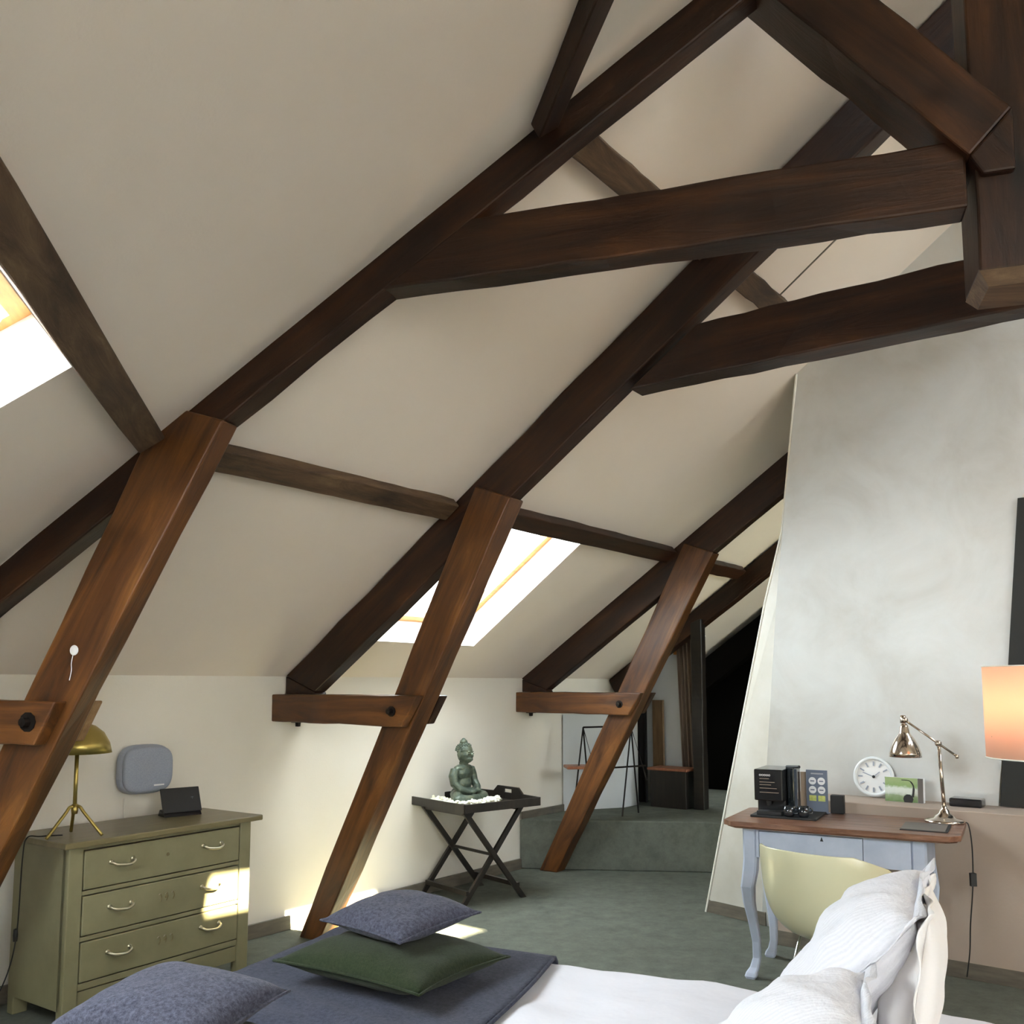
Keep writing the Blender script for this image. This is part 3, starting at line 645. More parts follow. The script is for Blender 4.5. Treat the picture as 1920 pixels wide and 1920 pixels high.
# docked phone / tablet
tb = thing('tablet_stand', 'black tablet in a wedge dock at the back of the chest', 'tablet', cM @ Matrix.Translation((.835, .35, CH)) @ Matrix.Rotation(R(-14), 4, 'Z'))
bevel(obj('dock', prism([(-.10, -.05, 0), (-.10, .05, 0), (-.10, .03, .035), (-.10, -.04, .018)], (.20, 0, 0)), 'gloss_black', tb), .004)
o = bevel(obj('screen', BX(((-.105, -.004, 0), (.105, .006, .135))), 'matte_black', tb, mw=Matrix.Translation((0, -.035, .020)) @ Matrix.Rotation(R(-24), 4, 'X')), .004)
text('screen_readout', '·:·', .02, 'grey_plastic', o, Matrix.Translation((.06, -.0052, .07)) @ Matrix.Rotation(R(90), 4, 'X'))
# wall speaker
sM = frame(B(-.745, .0, 1.05), dB)
sp = thing('wall_speaker', 'rounded grey wall speaker above the chest of drawers', 'speaker', sM)
def rrect(a, b, k=3.2, n=40):
    return [(a * math.copysign(abs(cos(t)) ** (2 / k), cos(t)), b * math.copysign(abs(sin(t)) ** (2 / k), sin(t))) for t in [2 * PI * i / n for i in range(n)]]
def bulge(a, b, y0, y1, steps=5, k=3.4):
    bm = bmesh.new(); rings = []
    for s in range(steps + 1):
        t = s / steps; f = 1 - .20 * t ** 3; rings.append([bm.verts.new((x * f, y0 + (y1 - y0) * (sin(t * PI / 2)), z * f)) for x, z in rrect(a, b, k)])
    for p, q in zip(rings, rings[1:]):
        for i in range(len(p)): bm.faces.new((p[i], p[(i + 1) % len(p)], q[(i + 1) % len(p)], q[i]))
    bm.faces.new(rings[0]); bm.faces.new(rings[-1][::-1]); bmesh.ops.recalc_face_normals(bm, faces=bm.faces); return bm
obj('speaker_body', bulge(.150, .132, -.01, -.06), 'grey_plastic', sp, smooth=False); obj('speaker_grille', bulge(.142, .124, -.056, -.085), 'grey_mesh', sp, smooth=True)
obj('speaker_badge', BX(((.025, -.0885, -.088), (.085, -.078, -.080))), 'white', sp, mw=Matrix.Translation((0, .002, 0)))
obj('bracket', BX(((-.05, -.012, -.05), (.05, .0, .05))), 'grey_plastic', sp)
tag(obj('speaker_wire', tube(crv([B(-.84, .006, .90), B(-.835, .006, .70), B(-.84, .006, .40), B(-.84, .006, .09)], 5), .0025, n=5), 'wall'), 'thin pale wire running down the wall below the speaker', 'wire')

# ------------------------------------------------------------------ folding tray table with statue
tc = V((-.285, 6.665, 0)); e1 = V((.64, -.77, 0)).normalized()
tM = frame(tc, e1)                       # x = e1, y = away to the right/back
tt = thing('tray_table', 'black folding butler tray table carrying the seated statue', 'side table', tM)
TX, TY, TZ = .355, .335, .645
obj('tray_bottom', BX(((-TX, -TY, TZ), (TX, TY, TZ + .012))), 'black_wood', tt)
for s in (-1, 1):
    # low rims on the short sides, raised rims with hand holes on the long ones
    bevel(obj('tray_rim', BX(((s * TX - .007, -TY, TZ), (s * TX + .007, TY, TZ + .058))), 'black_wood', tt), .003)
    y = s * TY; hm = .105
    P_ = [(-TX, TZ), (TX, TZ), (TX, TZ + .058), (.17, TZ + .062), (.12, TZ + hm), (-.12, TZ + hm), (-.17, TZ + .062), (-TX, TZ + .058)]
    if s < 0: P_ = [(-TX, TZ), (TX, TZ), (TX, TZ + .058), (-TX, TZ + .058)]
    H_ = [(-.045, TZ + .060), (.045, TZ + .060), (.045, TZ + .086), (-.045, TZ + .086)]
    bm = bmesh.new(); loops = [[V((a, b, 0)) for a, b in P_]] + ([[V((a, b, 0)) for a, b in H_]] if s > 0 else [])
    fl = [p for l in loops for p in l]; vs = [bm.verts.new((p.x, y, p.y)) for p in fl]
    for t3 in tessellate_polygon(loops): bm.faces.new([vs[i] for i in t3])
    bmesh.ops.recalc_face_normals(bm, faces=bm.faces)
    o = obj('tray_rim', bm, 'black_wood', tt); md = o.modifiers.new('s', 'SOLIDIFY'); md.thickness = .014; md.offset = 0
for s in (-1, 1):
    for q in (-1, 1):
        xx = s * .245 + q * .013
        a = V((xx, -q * .27, TZ)); b = V((xx, q * .26, 0.0))
        d = (b - a).normalized(); w = d.cross(V((1, 0, 0))).normalized() * .019
        bm = prism([a - w, a + w, V((xx, b.y, 0)) + V((0, .024, 0)) * (1 if w.y > 0 else -1), V((xx, b.y, 0)) - V((0, .024, 0)) * (1 if w.y > 0 else -1)], (.022, 0, 0)); bmesh.ops.translate(bm, verts=bm.verts, vec=(-.011, 0, 0))
        bevel(obj('leg', bm, 'black_wood', tt), .002)
obj('stretcher', tube([(-.245, 0, TZ / 2), (.245, 0, TZ / 2)], .011, n=10), 'black_wood', tt)
for q in (-1, 1):
    obj('stretcher', BX(((-.245, q * .225 - .012, .075), (.245, q * .225 + .012, .105))), 'black_wood', tt)
    obj('top_rail', BX(((-.245, q * .25 - .012, TZ - .035), (.245, q * .25 + .012, TZ))), 'black_wood', tt)

# seated statue, one voxel-joined body
sb = thing('seated_statue', 'verdigris bronze meditating figure seated on the tray table', 'statue', Matrix.Translation(tM @ V((-.06, -.02, TZ + .012))) @ Matrix.Rotation(R(58), 4, 'Z') @ Matrix.Scale(1.07, 4))
bm = bmesh.new()     # faces -y
ell(bm, (0, .02, .055), (.100, .085, .058)); ell(bm, (0, .025, .125), (.078, .058, .08)); ell(bm, (0, .022, .195), (.092, .056, .06)); ell(bm, (0, .02, .228), (.098, .044, .028))
ell(bm, (0, .014, .262), (.033, .033, .03))
for s in (-1, 1):
    tube([(s * .092, .022, .222), (s * .112, .022, .18), (s * .116, .008, .13), (s * .100, -.03, .095), (s * .05, -.068, .078), (s * .012, -.078, .078)], [.031, .033, .030, .026, .020, .016], bm, 10)
    tube([(s * .04, .03, .045), (s * .10, -.005, .042), (s * .150, -.045, .032)], [.055, .048, .036], bm, 10)
    tube([(s * .150, -.045, .032), (s * .09, -.088, .030), (s * .01, -.104, .034), (-s * .05, -.088, .046)], [.036, .031, .025, .020], bm, 10)
    ell(bm, (s * .150, -.045, .032), (.040, .036, .032)); ell(bm, (s * .030, -.084, .078), (.030, .020, .013))
    ell(bm, (s * .055, .012, .322), (.008, .014, .032))
ell(bm, (0, -.086, .084), (.034, .022, .010))
ell(bm, (0, .004, .318), (.054, .056, .062)); ell(bm, (0, -.010, .292), (.040, .044, .034)); ell(bm, (0, .010, .350), (.056, .058, .048)); ell(bm, (0, .016, .402), (.028, .028, .024)); ell(bm, (0, .016, .418), (.014, .014, .014))
ell(bm, (0, -.055, .314), (.008, .012, .018)); ell(bm, (0, -.052, .290), (.016, .007, .004)); ell(bm, (0, -.053, .283), (.013, .007, .004))
for s in (-1, 1): ell(bm, (s * .021, -.049, .326), (.012, .006, .004)); ell(bm, (s * .022, -.046, .340), (.014, .007, .003))
o = obj('figure', bm, 'bronze', sb, smooth=True); md = o.modifiers.new('r', 'REMESH'); md.mode = 'VOXEL'; md.voxel_size = .0035; md.use_smooth_shade = True
md = o.modifiers.new('sm', 'SMOOTH'); md.iterations = 3
cl = bmesh.new(); rnd = random.Random(3)
for i in range(7):
    for k in range(int(6 + 14 * sin((i + .5) / 7 * PI / 2))):
        ph = (i + .5) / 7 * PI * .52; a = 2 * PI * k / int(6 + 14 * sin((i + .5) / 7 * PI / 2)) + i
        if sin(a) < -.35 and ph > .9: continue
        ell(cl, (.057 * sin(ph) * cos(a), .010 + .059 * sin(ph) * sin(a), .346 + .050 * cos(ph)), (.0075,) * 3, sub=1)
obj('hair_curls', cl, 'bronze', sb, smooth=True)
o = obj('lotus_base', lathe([(0, 0), (.125, 0), (.135, .006), (.125, .010), (.10, .012), (0, .012)], 28), 'bronze', sb, smooth=True)
# shells and petals around the statue
bm = bmesh.new()
for k in range(300):
    a = rnd.uniform(-2.9, 1.0); r = rnd.uniform(.14, .25); c = V((-.06 + r * cos(a + .3) * 1.05, -.02 + r * sin(a + .3), 0))
    if abs(c.x) > .35 or abs(c.y) > .31: continue
    ell(bm, (c.x, c.y, TZ + .020 + rnd.uniform(0, .024)), (rnd.uniform(.012, .024), rnd.uniform(.010, .017), rnd.uniform(.008, .014)), Matrix.Rotation(rnd.uniform(0, 3), 3, 'Z') @ Matrix.Rotation(rnd.uniform(-.6, .6), 3, 'X'), sub=1)
o = obj('shell_scatter', bm, 'petal', mw=tM); tag(o, 'small pale shells and petals strewn around the seated statue', 'shells', kind='stuff')

# ------------------------------------------------------------------ desk
p0 = V((1.105, 4.827, 0)); dx = V((1.957 - 1.105, 4.263 - 4.827, 0)); DW = dx.length; p0 = V((1.09, 4.82, 0)); dM = frame(p0, V((.875, -.485, 0)))     # x along the front, y towards the wall
DW = 1.12; DD = .59; DZ = .80
dk = thing('writing_desk', 'lavender grey desk with worn brown top and cabriole legs', 'desk', dM)
def rect_r(x0, y0, x1, y1, r, n=5):
    out = []
    for cx_, cy_, a0 in ((x1 - r, y0 + r, -90), (x1 - r, y1 - r, 0), (x0 + r, y1 - r, 90), (x0 + r, y0 + r, 180)):
        for k in range(n + 1): a = R(a0 + 90 * k / n); out.append((cx_ + r * cos(a), cy_ + r * sin(a)))
    return out
nb = 6
for k in range(nb):      # boards of the top, running along the desk
    y0 = DD * k / nb; y1 = DD * (k + 1) / nb - .0015
    if k in (0, nb - 1):
        c = .05; pts = [(c, y0), (DW - c, y0), (DW, y0 + c), (DW, y1), (0, y1), (0, y0 + c)] if k == 0 else [(0, y0), (DW, y0), (DW, y1 - .02), (DW - .02, y1), (.02, y1), (0, y1 - .02)]
    else: pts = [(0, y0), (DW, y0), (DW, y1), (0, y1)]
    bevel(obj('top_board', prism([(x, y, DZ - .026) for x, y in pts], (0, 0, .026)), 'desk_top', dk), .002)
bevel(obj('top_moulding', prism([(x, y, DZ - .036) for x, y in [(.065, .015), (DW - .065, .015), (DW - .015, .065), (DW - .015, DD - .01), (.015, DD - .01), (.015, .065)]], (0, 0, .0098)), 'desk_top', dk), .004)
ax0, ax1, ay0, ay1 = .09, DW - .15, .07, DD - .05; az0, az1 = .615, DZ - .036
obj('apron', BX(((ax0 + .07, ay0, az0), (ax0 + .085, ay0 + .02, az1)), ((ax1 - .085 - .2, ay0, az0), (ax1 - .07, ay0 + .02, az1)), ((ax0 + .07, ay0, az1 - .012), (ax1 - .07, ay0 + .02, az1))), 'desk_blue', dk)
obj('side_apron', BX(((ax0, ay0 + .06, az0), (ax0 + .02, ay1 - .06, az1))), 'desk_blue', dk)
obj('side_apron', BX(((ax1 - .02, ay0 + .06, az0), (ax1, ay1 - .06, az1))), 'desk_blue', dk)
obj('back_apron', BX(((ax0 + .06, ay1 - .02, az0), (ax1 - .06, ay1, az1))), 'desk_blue', dk)
dr = bevel(obj('drawer', BX(((ax0 + .088, ay0 - .004, az0 + .002), (ax1 - .288, ay0 + .3, az1 - .015))), 'desk_blue', dk), .002)
obj('keyhole', prism([(ax0 + .40, ay0 - .005, .745), (ax0 + .408, ay0 - .005, .722), (ax0 + .392, ay0 - .005, .722)], (0, .003, 0)), 'matte_black', dr)
def cabriole(x, y, sx, sy):
    bm = bmesh.new(); rings = []
    prof = [(az1, .035, 0), (.60, .035, 0), (.54, .036, .004), (.46, .033, .016), (.38, .028, .012), (.28, .023, -.002), (.18, .020, -.014), (.10, .019, -.014), (.055, .022, -.004), (.03, .027, .008), (.012, .029, .012), (0, .024, .012)]
    sm = []
    for i in range(len(prof) - 1):
        for k in range(3):
            t = k / 3; sm.append(tuple(prof[i][j] * (1 - t) + prof[i + 1][j] * t for j in range(3)))
    sm.append(prof[-1])
    for z, h, o in sm:
        cx_, cy_ = x + sx * o, y + sy * o; c = h * .72
        rings.append([bm.verts.new((cx_ + a, cy_ + b, z)) for a, b in ((-h, -c), (-c, -h), (c, -h), (h, -c), (h, c), (c, h), (-c, h), (-h, c))])
    for a, b in zip(rings, rings[1:]):
        for k in range(8): bm.faces.new((a[k], a[(k + 1) % 8], b[(k + 1) % 8], b[k]))
    bm.faces.new(rings[0][::-1]); bm.faces.new(rings[-1]); bmesh.ops.recalc_face_normals(bm, faces=bm.faces); return bm
for sx, x in ((-1, ax0 + .035), (1, ax1 - .035)):
    for sy, y in ((-1, ay0 + .035), (1, ay1 - .035)): obj('leg', cabriole(x, y, sx, sy), 'desk_blue', dk, smooth=False)
def D(x, y, z=0): return dM @ V((x, y, DZ + z))
def dfr(x, y, rz=0, z=0): return dM @ Matrix.Translation((x, y, DZ + z)) @ Matrix.Rotation(R(rz), 4, 'Z')
# black tray, capsule coffee machine, cups, leaflet holder
mt = bevel(tag(obj('service_tray', BX(((0, 0, 0), (.34, .30, .012))), 'matte_black'), 'flat black tray on the desk under the coffee machine', 'tray'), .003); mt.matrix_world = dfr(.10, .20)
cm = thing('coffee_machine', 'compact black coffee machine at the left of the desk', 'coffee machine', dfr(.12, .22, 0, .012))
bevel(obj('machine_body', BX(((.0, .07, 0), (.15, .26, .075)), ((0, .0, .075), (.15, .26, .24))), 'gloss_black', cm), .006)
bevel(obj('drip_tray', BX(((.01, 0, 0), (.14, .07, .02))), 'matte_black', cm), .003)
bevel(obj('water_tank', BX(((.152, .10, .0), (.19, .26, .245))), 'dkglass', cm), .006)
obj('coffee_spout', lathe([(0, .0), (.012, 0), (.016, .03), (0, .03)], 12, c=(.07, .035, .048)), 'matte_black', cm)
obj('lever', tube([(.14, .16, .245), (.22, .10, .252)], .008), 'matte_black', cm)
text('front_lettering', 'ooooo', .022, 'white', cm, Matrix.Translation((.058, -.0005, .205)) @ Matrix.Rotation(R(90), 4, 'X'), .0004)
obj('front_lines', BX(*[((.03, -.0015, z), (.03 + w, .0005, z + .0022)) for z, w in ((.19, .05), (.172, .08), (.158, .06), (.14, .09), (.118, .10))]), 'cardtan', cm)
for k, (x, y) in enumerate(((.300, .225), (.372, .235))):
    g = thing('coffee_cup', ('dark glass cup nearest the coffee machine', 'dark glass cup in front of the capsule leaflet')[k], 'cup', dfr(x, y, 30 * k, .012), 'small cups on the black tray')
    obj('cup_body', lathe([(0, 0), (.022, 0), (.029, .012), (.031, .055), (.028, .055), (.026, .014), (0, .008)], 22), 'dkglass', g, smooth=True)
    obj('cup_handle', tube(crv([(.029, 0, .045), (.045, 0, .042), (.046, 0, .022), (.028, 0, .016)], 4), .004, n=6), 'dkglass', g, smooth=True)
lf = thing('capsule_leaflet', 'upright slate blue card with four white discs behind the cups', 'card', dfr(.335, .51, -4, .0))
bevel(obj('card_board', BX(((0, 0, 0), (.115, .006, .235))), 'card', lf), .001)
obj('card_foot', prism([(.0, .006, .0), (.115, .006, .0), (.115, .06, .0), (0, .06, 0)], (0, 0, .003)), 'card', lf)
RX = Matrix.Rotation(PI / 2, 3, 'X')
for k in range(6):
    x = .034 + .048 * (k % 2); z = .175 - .048 * (k // 2)
    obj('disc' if k < 4 else 'lime_square', lathe([(0, .0012), (.019, .001), (.0205, 0), (0, 0)], 18, c=(x, 0, z), mtx=RX) if k < 4 else BX(((x - .019, -.001, z - .012), (x + .019, .0, z + .018))), 'cardw' if k < 4 else 'cardg', lf)
    if k < 4: obj('disc_print', BX(((x - .011, -.0018, z - .003), (x + .011, -.0010, z + .003))), 'card', lf)
text('card_title', 'oooooooo', .015, 'cardw', lf, Matrix.Translation((.06, -.0005, .212)) @ Matrix.Rotation(R(90), 4, 'X'), .0003)
cb = bevel(tag(obj('capsule_box', BX(((0, 0, 0), (.07, .05, .10))), 'matte_black'), 'small black box behind the slate blue card', 'box'), .004); cb.matrix_world = dfr(.455, .535, 0, .0) @ Matrix.Translation((0, 0, 0)); 
cr = tag(obj('brochure', BX(((0, 0, 0), (.035, .004, .22))), 'cardtan'), 'tan brochure edge standing beside the slate blue card', 'brochure'); cr.matrix_world = dfr(.30, .53, 6)
# round clock leaning on the ledge
def LB(s, u, z): return B(s, u, .85 + z)
ckM = frame(LB(2.085, 3.01, .0), iB) @ Matrix.Rotation(R(-6), 4, 'X')
ck = thing('wall_clock', 'round white openwork clock leaning on the ledge behind the desk', 'clock', ckM)
RXn = Matrix.Rotation(PI / 2, 3, 'X')
obj('clock_rim', tube([(.106 * cos(2 * PI * k / 40), -.012, .12 + .106 * sin(2 * PI * k / 40)) for k in range(40)], .010, n=8, closed=True), 'clockw', ck, smooth=True)
obj('clock_face', lathe([(0, .004), (.099, .004), (.101, 0), (0, 0)], 40, c=(0, -.006, .12), mtx=RXn), 'white', ck)
for k in range(12):
    a = PI / 6 * k; c = V((.075 * sin(a), -.0125, .12 + .075 * cos(a)))
    obj('hour_mark', BX(((-.004, -.001, -.013), (.004, .001, .013))), 'grey_plastic', ck, mw=Matrix.Translation(c) @ Matrix.Rotation(a, 4, 'Y'))
for an, ln in ((50, .045), (-70, .065)):
    obj('hand', BX(((-.0025, -.001, 0), (.0025, .001, ln))), 'grey_plastic', ck, mw=Matrix.Translation((0, -.014, .12)) @ Matrix.Rotation(R(an), 4, 'Y'))
obj('clock_hub', lathe([(0, .006), (.008, .004), (.009, 0), (0, 0)], 12, c=(0, -.012, .12), mtx=RXn), 'matte_black', ck)
# postcard
m = mat('postcard_print', (.4, .5, .3), .4); nt = m.node_tree; tcn = nt.nodes.new('ShaderNodeTexCoord'); gr = nt.nodes.new('ShaderNodeSeparateXYZ'); rp = nt.nodes.new('ShaderNodeValToRGB')
nz = nt.nodes.new('ShaderNodeTexNoise'); nz.inputs['Scale'].default_value = 6; ad = nt.nodes.new('ShaderNodeMath'); ad.operation = 'MULTIPLY_ADD'; ad.inputs[1].default_value = .25; 
nt.links.new(tcn.outputs['Generated'], gr.inputs[0]); nt.links.new(tcn.outputs['Generated'], nz.inputs['Vector']); nt.links.new(nz.outputs['Fac'], ad.inputs[0]); nt.links.new(gr.outputs['Z'], ad.inputs[2]); nt.links.new(ad.outputs[0], rp.inputs[0])
e = rp.color_ramp.elements; e[0].color = (.10, .18, .05, 1); e[0].position = .15; e[1].color = (.28, .38, .16, 1); e[1].position = 1
for ps, c in ((.35, (.22, .30, .16)), (.5, (.55, .60, .55)), (.68, (.62, .68, .62)), (.8, (.22, .34, .12))): q = e.new(ps); q.color = (*c, 1)
nt.links.new(rp.outputs[0], nt.nodes['Principled BSDF'].inputs['Base Color']); M['postcard'] = m
pc = thing('postcard_frame', 'small landscape picture block on the ledge beside the clock', 'picture', frame(LB(1.98, 3.10, 0), iB) @ Matrix.Rotation(R(-4), 4, 'X'))
bevel(obj('picture_block', BX(((0, 0, 0), (.205, .035, .135))), 'cardw', pc), .002)
obj('picture_print', BX(((.001, -.0012, .001), (.175, 0, .134))), 'postcard', pc)
obj('picture_side', BX(((.176, -.0012, .001), (.204, 0, .134))), 'folder', pc)
obj('picture_tree', tube(crv([(.09, -.002, .122), (.13, -.002, .120), (.15, -.002, .10), (.155, -.002, .075), (.15, -.002, .03)], 4), [.002] * 6 + [.004] * 6 + [.006] * 5, n=5), 'matte_black', pc)
obj('picture_shrub', lathe([(0, .0012), (.024, .001), (.028, 0), (0, 0)], 10, c=(.125, -.001, .018), mtx=RXn), 'matte_black', pc)
# remote / router on ledge
bevel(tag(obj('set_top_box', prism([LB(1.95, 3.44, 0), LB(1.95, 3.60, 0), LB(2.06, 3.60, 0), LB(2.06, 3.44, 0)], (0, 0, .045)), 'gloss_black'), 'small dark box on the ledge behind the desk lamp', 'box'), .008)
# folder
fo = thing('leather_folder', 'thin grey leather folder near the right edge of the desk', 'folder', dfr(.85, .12, 0, .0))
bevel(obj('folder_cover', BX(((0, 0, .0), (.20, .26, .006))), 'folder', fo), .002); obj('folder_edge', BX(((.196, .004, -.0), (.212, .262, .004)), ((0, -.012, 0), (.21, .002, .004))), 'matte_black', fo)
# desk lamp
dl = thing('desk_lamp', 'polished metal desk lamp with bell shade and jointed arm', 'lamp', dfr(1.025, .49, -5, 0))
obj('lamp_base', lathe([(0, 0), (.095, 0), (.098, .008), (.085, .016), (.055, .022), (.045, .035), (.028, .045), (.022, .062), (.014, .07), (.012, .085), (0, .086)], 40), 'polished', dl, smooth=True)
lx = V((-.012, 0, 0)); hd = V((-.165, -.06, 0))
obj('stem', tube([(0, 0, .08), (-.012, 0, .385)], .0095, n=14), 'polished', dl, smooth=True)
obj('joint', lathe([(0, -.018), (.014, -.016), (.017, 0), (.014, .016), (0, .018)], 16, c=(-.014, 0, .40), mtx=RX), 'polished', dl, smooth=True)
arm0 = V((-.014, 0, .40)); ad_ = V((-.148, -.03, .115)); obj('arm', tube([arm0 - ad_ * .55, arm0 + ad_ * 1.0], .006, n=10), 'polished', dl, smooth=True)
obj('arm_tip', lathe([(0, -.012), (.008, -.01), (.009, 0), (.007, .01), (0, .012)], 12, c=arm0 - ad_ * .56), 'polished', dl, smooth=True)
hp = arm0 + ad_ * 1.03
obj('head_joint', lathe([(0, -.02), (.015, -.018), (.018, 0), (.015, .018), (0, .02)], 16, c=hp, mtx=RX), 'polished', dl, smooth=True)
obj('head_cap', lathe([(0, .022), (.014, .02), (.016, -.02), (0, -.022)], 16, c=hp + V((-.008, 0, .004))), 'polished', dl, smooth=True)
bell = [(.014, -.02), (.022, -.035), (.026, -.06), (.030, -.072), (.050, -.10), (.068, -.135), (.078, -.17), (.080, -.192), (.077, -.192), (.074, -.17), (.064, -.137), (.046, -.103), (.026, -.076), (.0, -.07)]
obj('lamp_shade', lathe([(0, -.018)] + bell, 40, c=hp + V((-.004, 0, 0))), 'polished', dl, smooth=True)
cdp = [D(1.08, .55, .006), D(1.115, .50, .006), D(1.135, .48, -.01), D(1.145, .48, -.12), D(1.14, .49, -.30), D(1.12, .50, -.50), D(1.11, .52, -.64), D(1.09, .54, -.77)]
dc = tag(obj('lamp_cord', tube(crv(cdp, 8), .0032, n=6), 'cord', smooth=True), 'black cord hanging off the right end of the desk', 'cord')
obj('cord_switch', BX(((-.014, -.010, -.032), (.014, .010, .032))), 'cord', dc, loc=D(1.142, .488, -.275))
# ------------------------------------------------------------------ tub chair
cM2 = frame(V((1.43, 4.10, 0)), V((cos(R(-32)), sin(R(-32)), 0)))      # facing +y of this frame, towards the desk
cM2 = Matrix.Translation((1.42, 4.10, 0)) @ Matrix.Rotation(R(-50), 4, 'Z')
tc_ = thing('tub_chair', 'cream plastic tub chair on chrome wire legs at the desk', 'chair', cM2)
def shell():
    """faces +y; rim high at the back (-y), dropping along the arms to the open front"""
    bm = bmesh.new(); na, nr = 48, 14; grid = []
    for i in range(na):
        a = 2 * PI * i / na; db = abs((math.degrees(a) + 90 + 180) % 360 - 180)      # degrees away from the back
        kn = [(0, .805), (45, .80), (75, .745), (100, .665), (125, .59), (150, .51), (180, .485)]
        for (a0, z0), (a1, z1) in zip(kn, kn[1:]):
            if a0 <= db <= a1: f = (db - a0) / (a1 - a0); f = f if a0 not in (0, 150) else f * f * (3 - 2 * f); zr = z0 + (z1 - z0) * f
        rr = .295 + .025 * max(0, cos(R(db)))
        row = []
        for k in range(1, nr + 1):
            t = k / nr; r = rr * (1 - (1 - t) ** 2.6) ** .75 * (.93 + .07 * t); z = .405 + (zr - .405) * t ** 2.0
            row.append(bm.verts.new((r * cos(a), r * sin(a) * 1.0, z)))
        grid.append(row)
    c = bm.verts.new((0, 0, .412))
    for i in range(na):
        j = (i + 1) % na; bm.faces.new((c, grid[i][0], grid[j][0]))
        for k in range(nr - 1): bm.faces.new((grid[i][k], grid[i][k + 1], grid[j][k + 1], grid[j][k]))
    bmesh.ops.recalc_face_normals(bm, faces=bm.faces); return bm
o = obj('shell', shell(), 'chair', tc_, smooth=True); md = o.modifiers.new('s', 'SOLIDIFY'); md.thickness = .011; md.offset = 0
md = o.modifiers.new('b', 'BEVEL'); md.width = .003; md.segments = 2; md.limit_method = 'ANGLE'
bg_ = obj('round_badge', lathe([(0, .002), (.017, .0015), (.018, 0), (0, 0)], 20, mtx=Matrix.Rotation(PI / 2, 3, 'X')), 'clockw', tc_, mw=Matrix.Translation((-.0, -.3165, .745)) @ Matrix.Rotation(R(-8), 4, 'Z'))
text('badge_print', 'oooo', .009, 'matte_black', bg_, Matrix.Translation((0, -.0022, -.002)) @ Matrix.Rotation(R(90), 4, 'X'), .0002)
obj('seat_ring', tube([(.15 * cos(2 * PI * k / 32), .15 * sin(2 * PI * k / 32), .418) for k in range(32)], .007, n=8, closed=True), 'chrome', tc_, smooth=True)
for k in range(4):
    a = R(45 + 90 * k); d = V((cos(a), sin(a), 0))
    obj('leg', tube([d * .15 + V((0, 0, .415)), d * .26 + V((0, 0, .006))], .0075, n=8), 'chrome', tc_, smooth=True)
    obj('glide', lathe([(0, 0), (.012, 0), (.012, .012), (0, .014)], 12, c=d * .262), 'matte_black', tc_)

# ------------------------------------------------------------------ floor lamp with orange shade
fl = thing('floor_lamp', 'lit floor lamp with peach drum shade at the right edge', 'lamp', Matrix.Translation((2.10, 3.6, 0)))
zt, zb_, rr = 1.575, 1.215, .215
o = obj('lamp_shade', lathe([(rr, zb_), (rr, zt)], 48), 'shade', fl, smooth=True); md = o.modifiers.new('s', 'SOLIDIFY'); md.thickness = .002
obj('shade_rim', tube([(rr * cos(2 * PI * k / 40), rr * sin(2 * PI * k / 40), zt) for k in range(40)], .003, n=6, closed=True), 'white_trim', fl, smooth=True)
obj('shade_rim', tube([(rr * cos(2 * PI * k / 40), rr * sin(2 * PI * k / 40), zb_) for k in range(40)], .003, n=6, closed=True), 'white_trim', fl, smooth=True)
obj('pole', tube([(0, 0, .02), (0, 0, 1.30)], .012, n=12), 'nickel', fl, smooth=True)
obj('base', lathe([(0, 0), (.14, 0), (.14, .012), (.02, .025), (0, .025)], 32), 'nickel', fl, smooth=True)
obj('shade_spider', tube([(-rr, 0, 1.30), (rr, 0, 1.30)], .003, n=6), 'nickel', fl)
obj('bulb', lathe([(0, -.05), (.02, -.045), (.032, -.01), (.03, .015), (.014, .05), (0, .055)], 16, c=(0, 0, 1.37)), 'bulb', fl, smooth=True)
pl_ = bpy.data.lights.new('floor_lamp_light', 'POINT'); pl_.energy = 7; pl_.color = (1, .62, .34); pl_.shadow_soft_size = .05
po = bpy.data.objects.new('floor_lamp_light', pl_); COL.objects.link(po); po.location = (2.10, 3.6, 1.46)
# wall socket by the desk
so = thing('wall_socket', 'white double socket on the low wall at the right edge', 'socket', frame(B(1.80, 3.84, .60), iB))
bevel(obj('socket_plate', BX(((0, -.012, 0), (.16, 0, .085))), 'white', so), .004)
for k in range(2): obj('socket_well', lathe([(0, 0), (.022, 0), (.025, .002), (.027, 0)], 18, c=(.042 + .076 * k, -.0135, .042), mtx=RX), 'grey_plastic', so)

# ------------------------------------------------------------------ alcove: small rack, curtains, window wall
rM = frame(V((.62, 7.80, .4)), V((1, .10, 0)))
rk = thing('ladder_shelf', 'black metal A-frame shelf with reddish board behind the third leg', 'shelf', rM)
for x in (.0, .42):
    obj('side_frame', tube([(x - .115, -.05, 0), (x, .08, .74), (x + .10, -.05, .30)], .007, tube([(x, .08, .74), (x + .075, .16, 0)], .007, n=6), n=6), 'iron', rk)
obj('top_bar', tube([(0, .08, .74), (.42, .08, .75)], .008, n=6), 'iron', rk)
bevel(obj('shelf_board', BX(((-.16, -.05, .395), (.16, .16, .42))), 'redw', rk), .006)
obj('shelf_bar', tube([(.16, -.02, .40), (.52, -.02, .42)], .008, n=6), 'iron', rk)
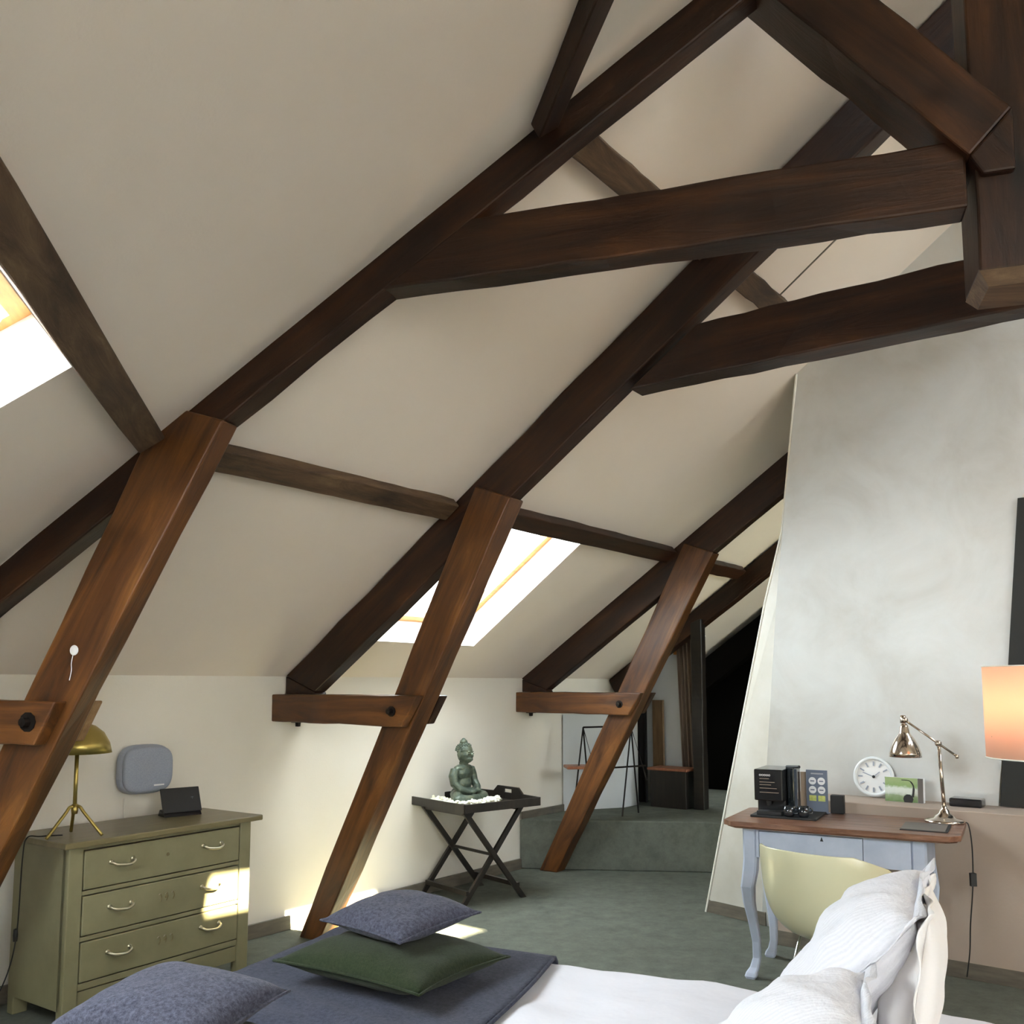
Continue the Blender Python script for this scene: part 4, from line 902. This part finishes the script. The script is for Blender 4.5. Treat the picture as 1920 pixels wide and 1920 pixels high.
# wall with the small window at the end of the platform, dark closet wall beyond
ewO = B(4.35, 0, 0)
ew = roof_plane('wall_end', ewO, iB, V((0, 0, 1)), [(0, .4), (.74, .4), (.74, 2.10), (0, 1.57)], [[(.54, 1.79), (.675, 1.79), (.675, 1.97), (.54, 1.93)]], 'wall2')
zz = (ew.matrix_world.to_3x3() @ V((0, 0, 1))).dot(dB)
skylight('window_8', ew.matrix_world, .54, .675, 1.79, 1.93, 1 if zz > 0 else -1, depth=.02)
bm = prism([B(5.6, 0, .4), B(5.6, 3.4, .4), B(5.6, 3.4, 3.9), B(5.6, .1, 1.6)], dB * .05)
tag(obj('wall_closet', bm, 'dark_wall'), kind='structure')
def drape(name, label, s_, u0, u1, z0, z1, m, waves=5, amp=.02, taper=0):
    bm = bmesh.new(); n = waves * 8; a = []; b = []
    for k in range(n + 1):
        t = k / n; u = u0 + (u1 - u0) * t; o = amp * sin(2 * PI * waves * t)
        a.append(bm.verts.new(B(s_ + o, u, z0))); b.append(bm.verts.new(B(s_ + o * .7, u - taper, z1)))
    for k in range(n): bm.faces.new((a[k], a[k + 1], b[k + 1], b[k]))
    o = obj(name, bm, m, smooth=True); md = o.modifiers.new('s', 'SOLIDIFY'); md.thickness = .006
    return tag(o, label, 'curtain')
drape('curtain', 'taupe striped curtain hanging beside the tiny bright window', 4.24, .66, .82, .72, 2.06, 'curtain_t', 4, .02, .05)
drape('curtain', 'black curtain at the left of the platform end wall', 4.22, .06, .30, .40, 1.42, 'curtain_b', 4)
o = tag(obj('wood_board', prism([B(4.29, .32, .64), B(4.29, .43, .64), B(4.29, .43, 1.36), B(4.29, .32, 1.36)], dB * .03), 'panelw'), 'narrow brown board standing between the curtains', 'board')
o = tag(obj('floor_block', prism([B(4.27, .30, .40), B(4.27, .45, .40), B(4.27, .45, .64), B(4.27, .30, .64)], dB * .04), 'black_wood'), 'dark block under the brown board', 'block')
bx = thing('storage_bench', 'low dark bench with reddish lid below the taupe curtain', 'bench', frame(B(3.98, .46, .4), iB))
bevel(obj('bench_body', BX(((0, 0, 0), (.36, .20, .33))), 'black_wood', bx), .004); bevel(obj('bench_lid', BX(((-.02, -.02, .33), (.38, .22, .355))), 'redw', bx), .004)
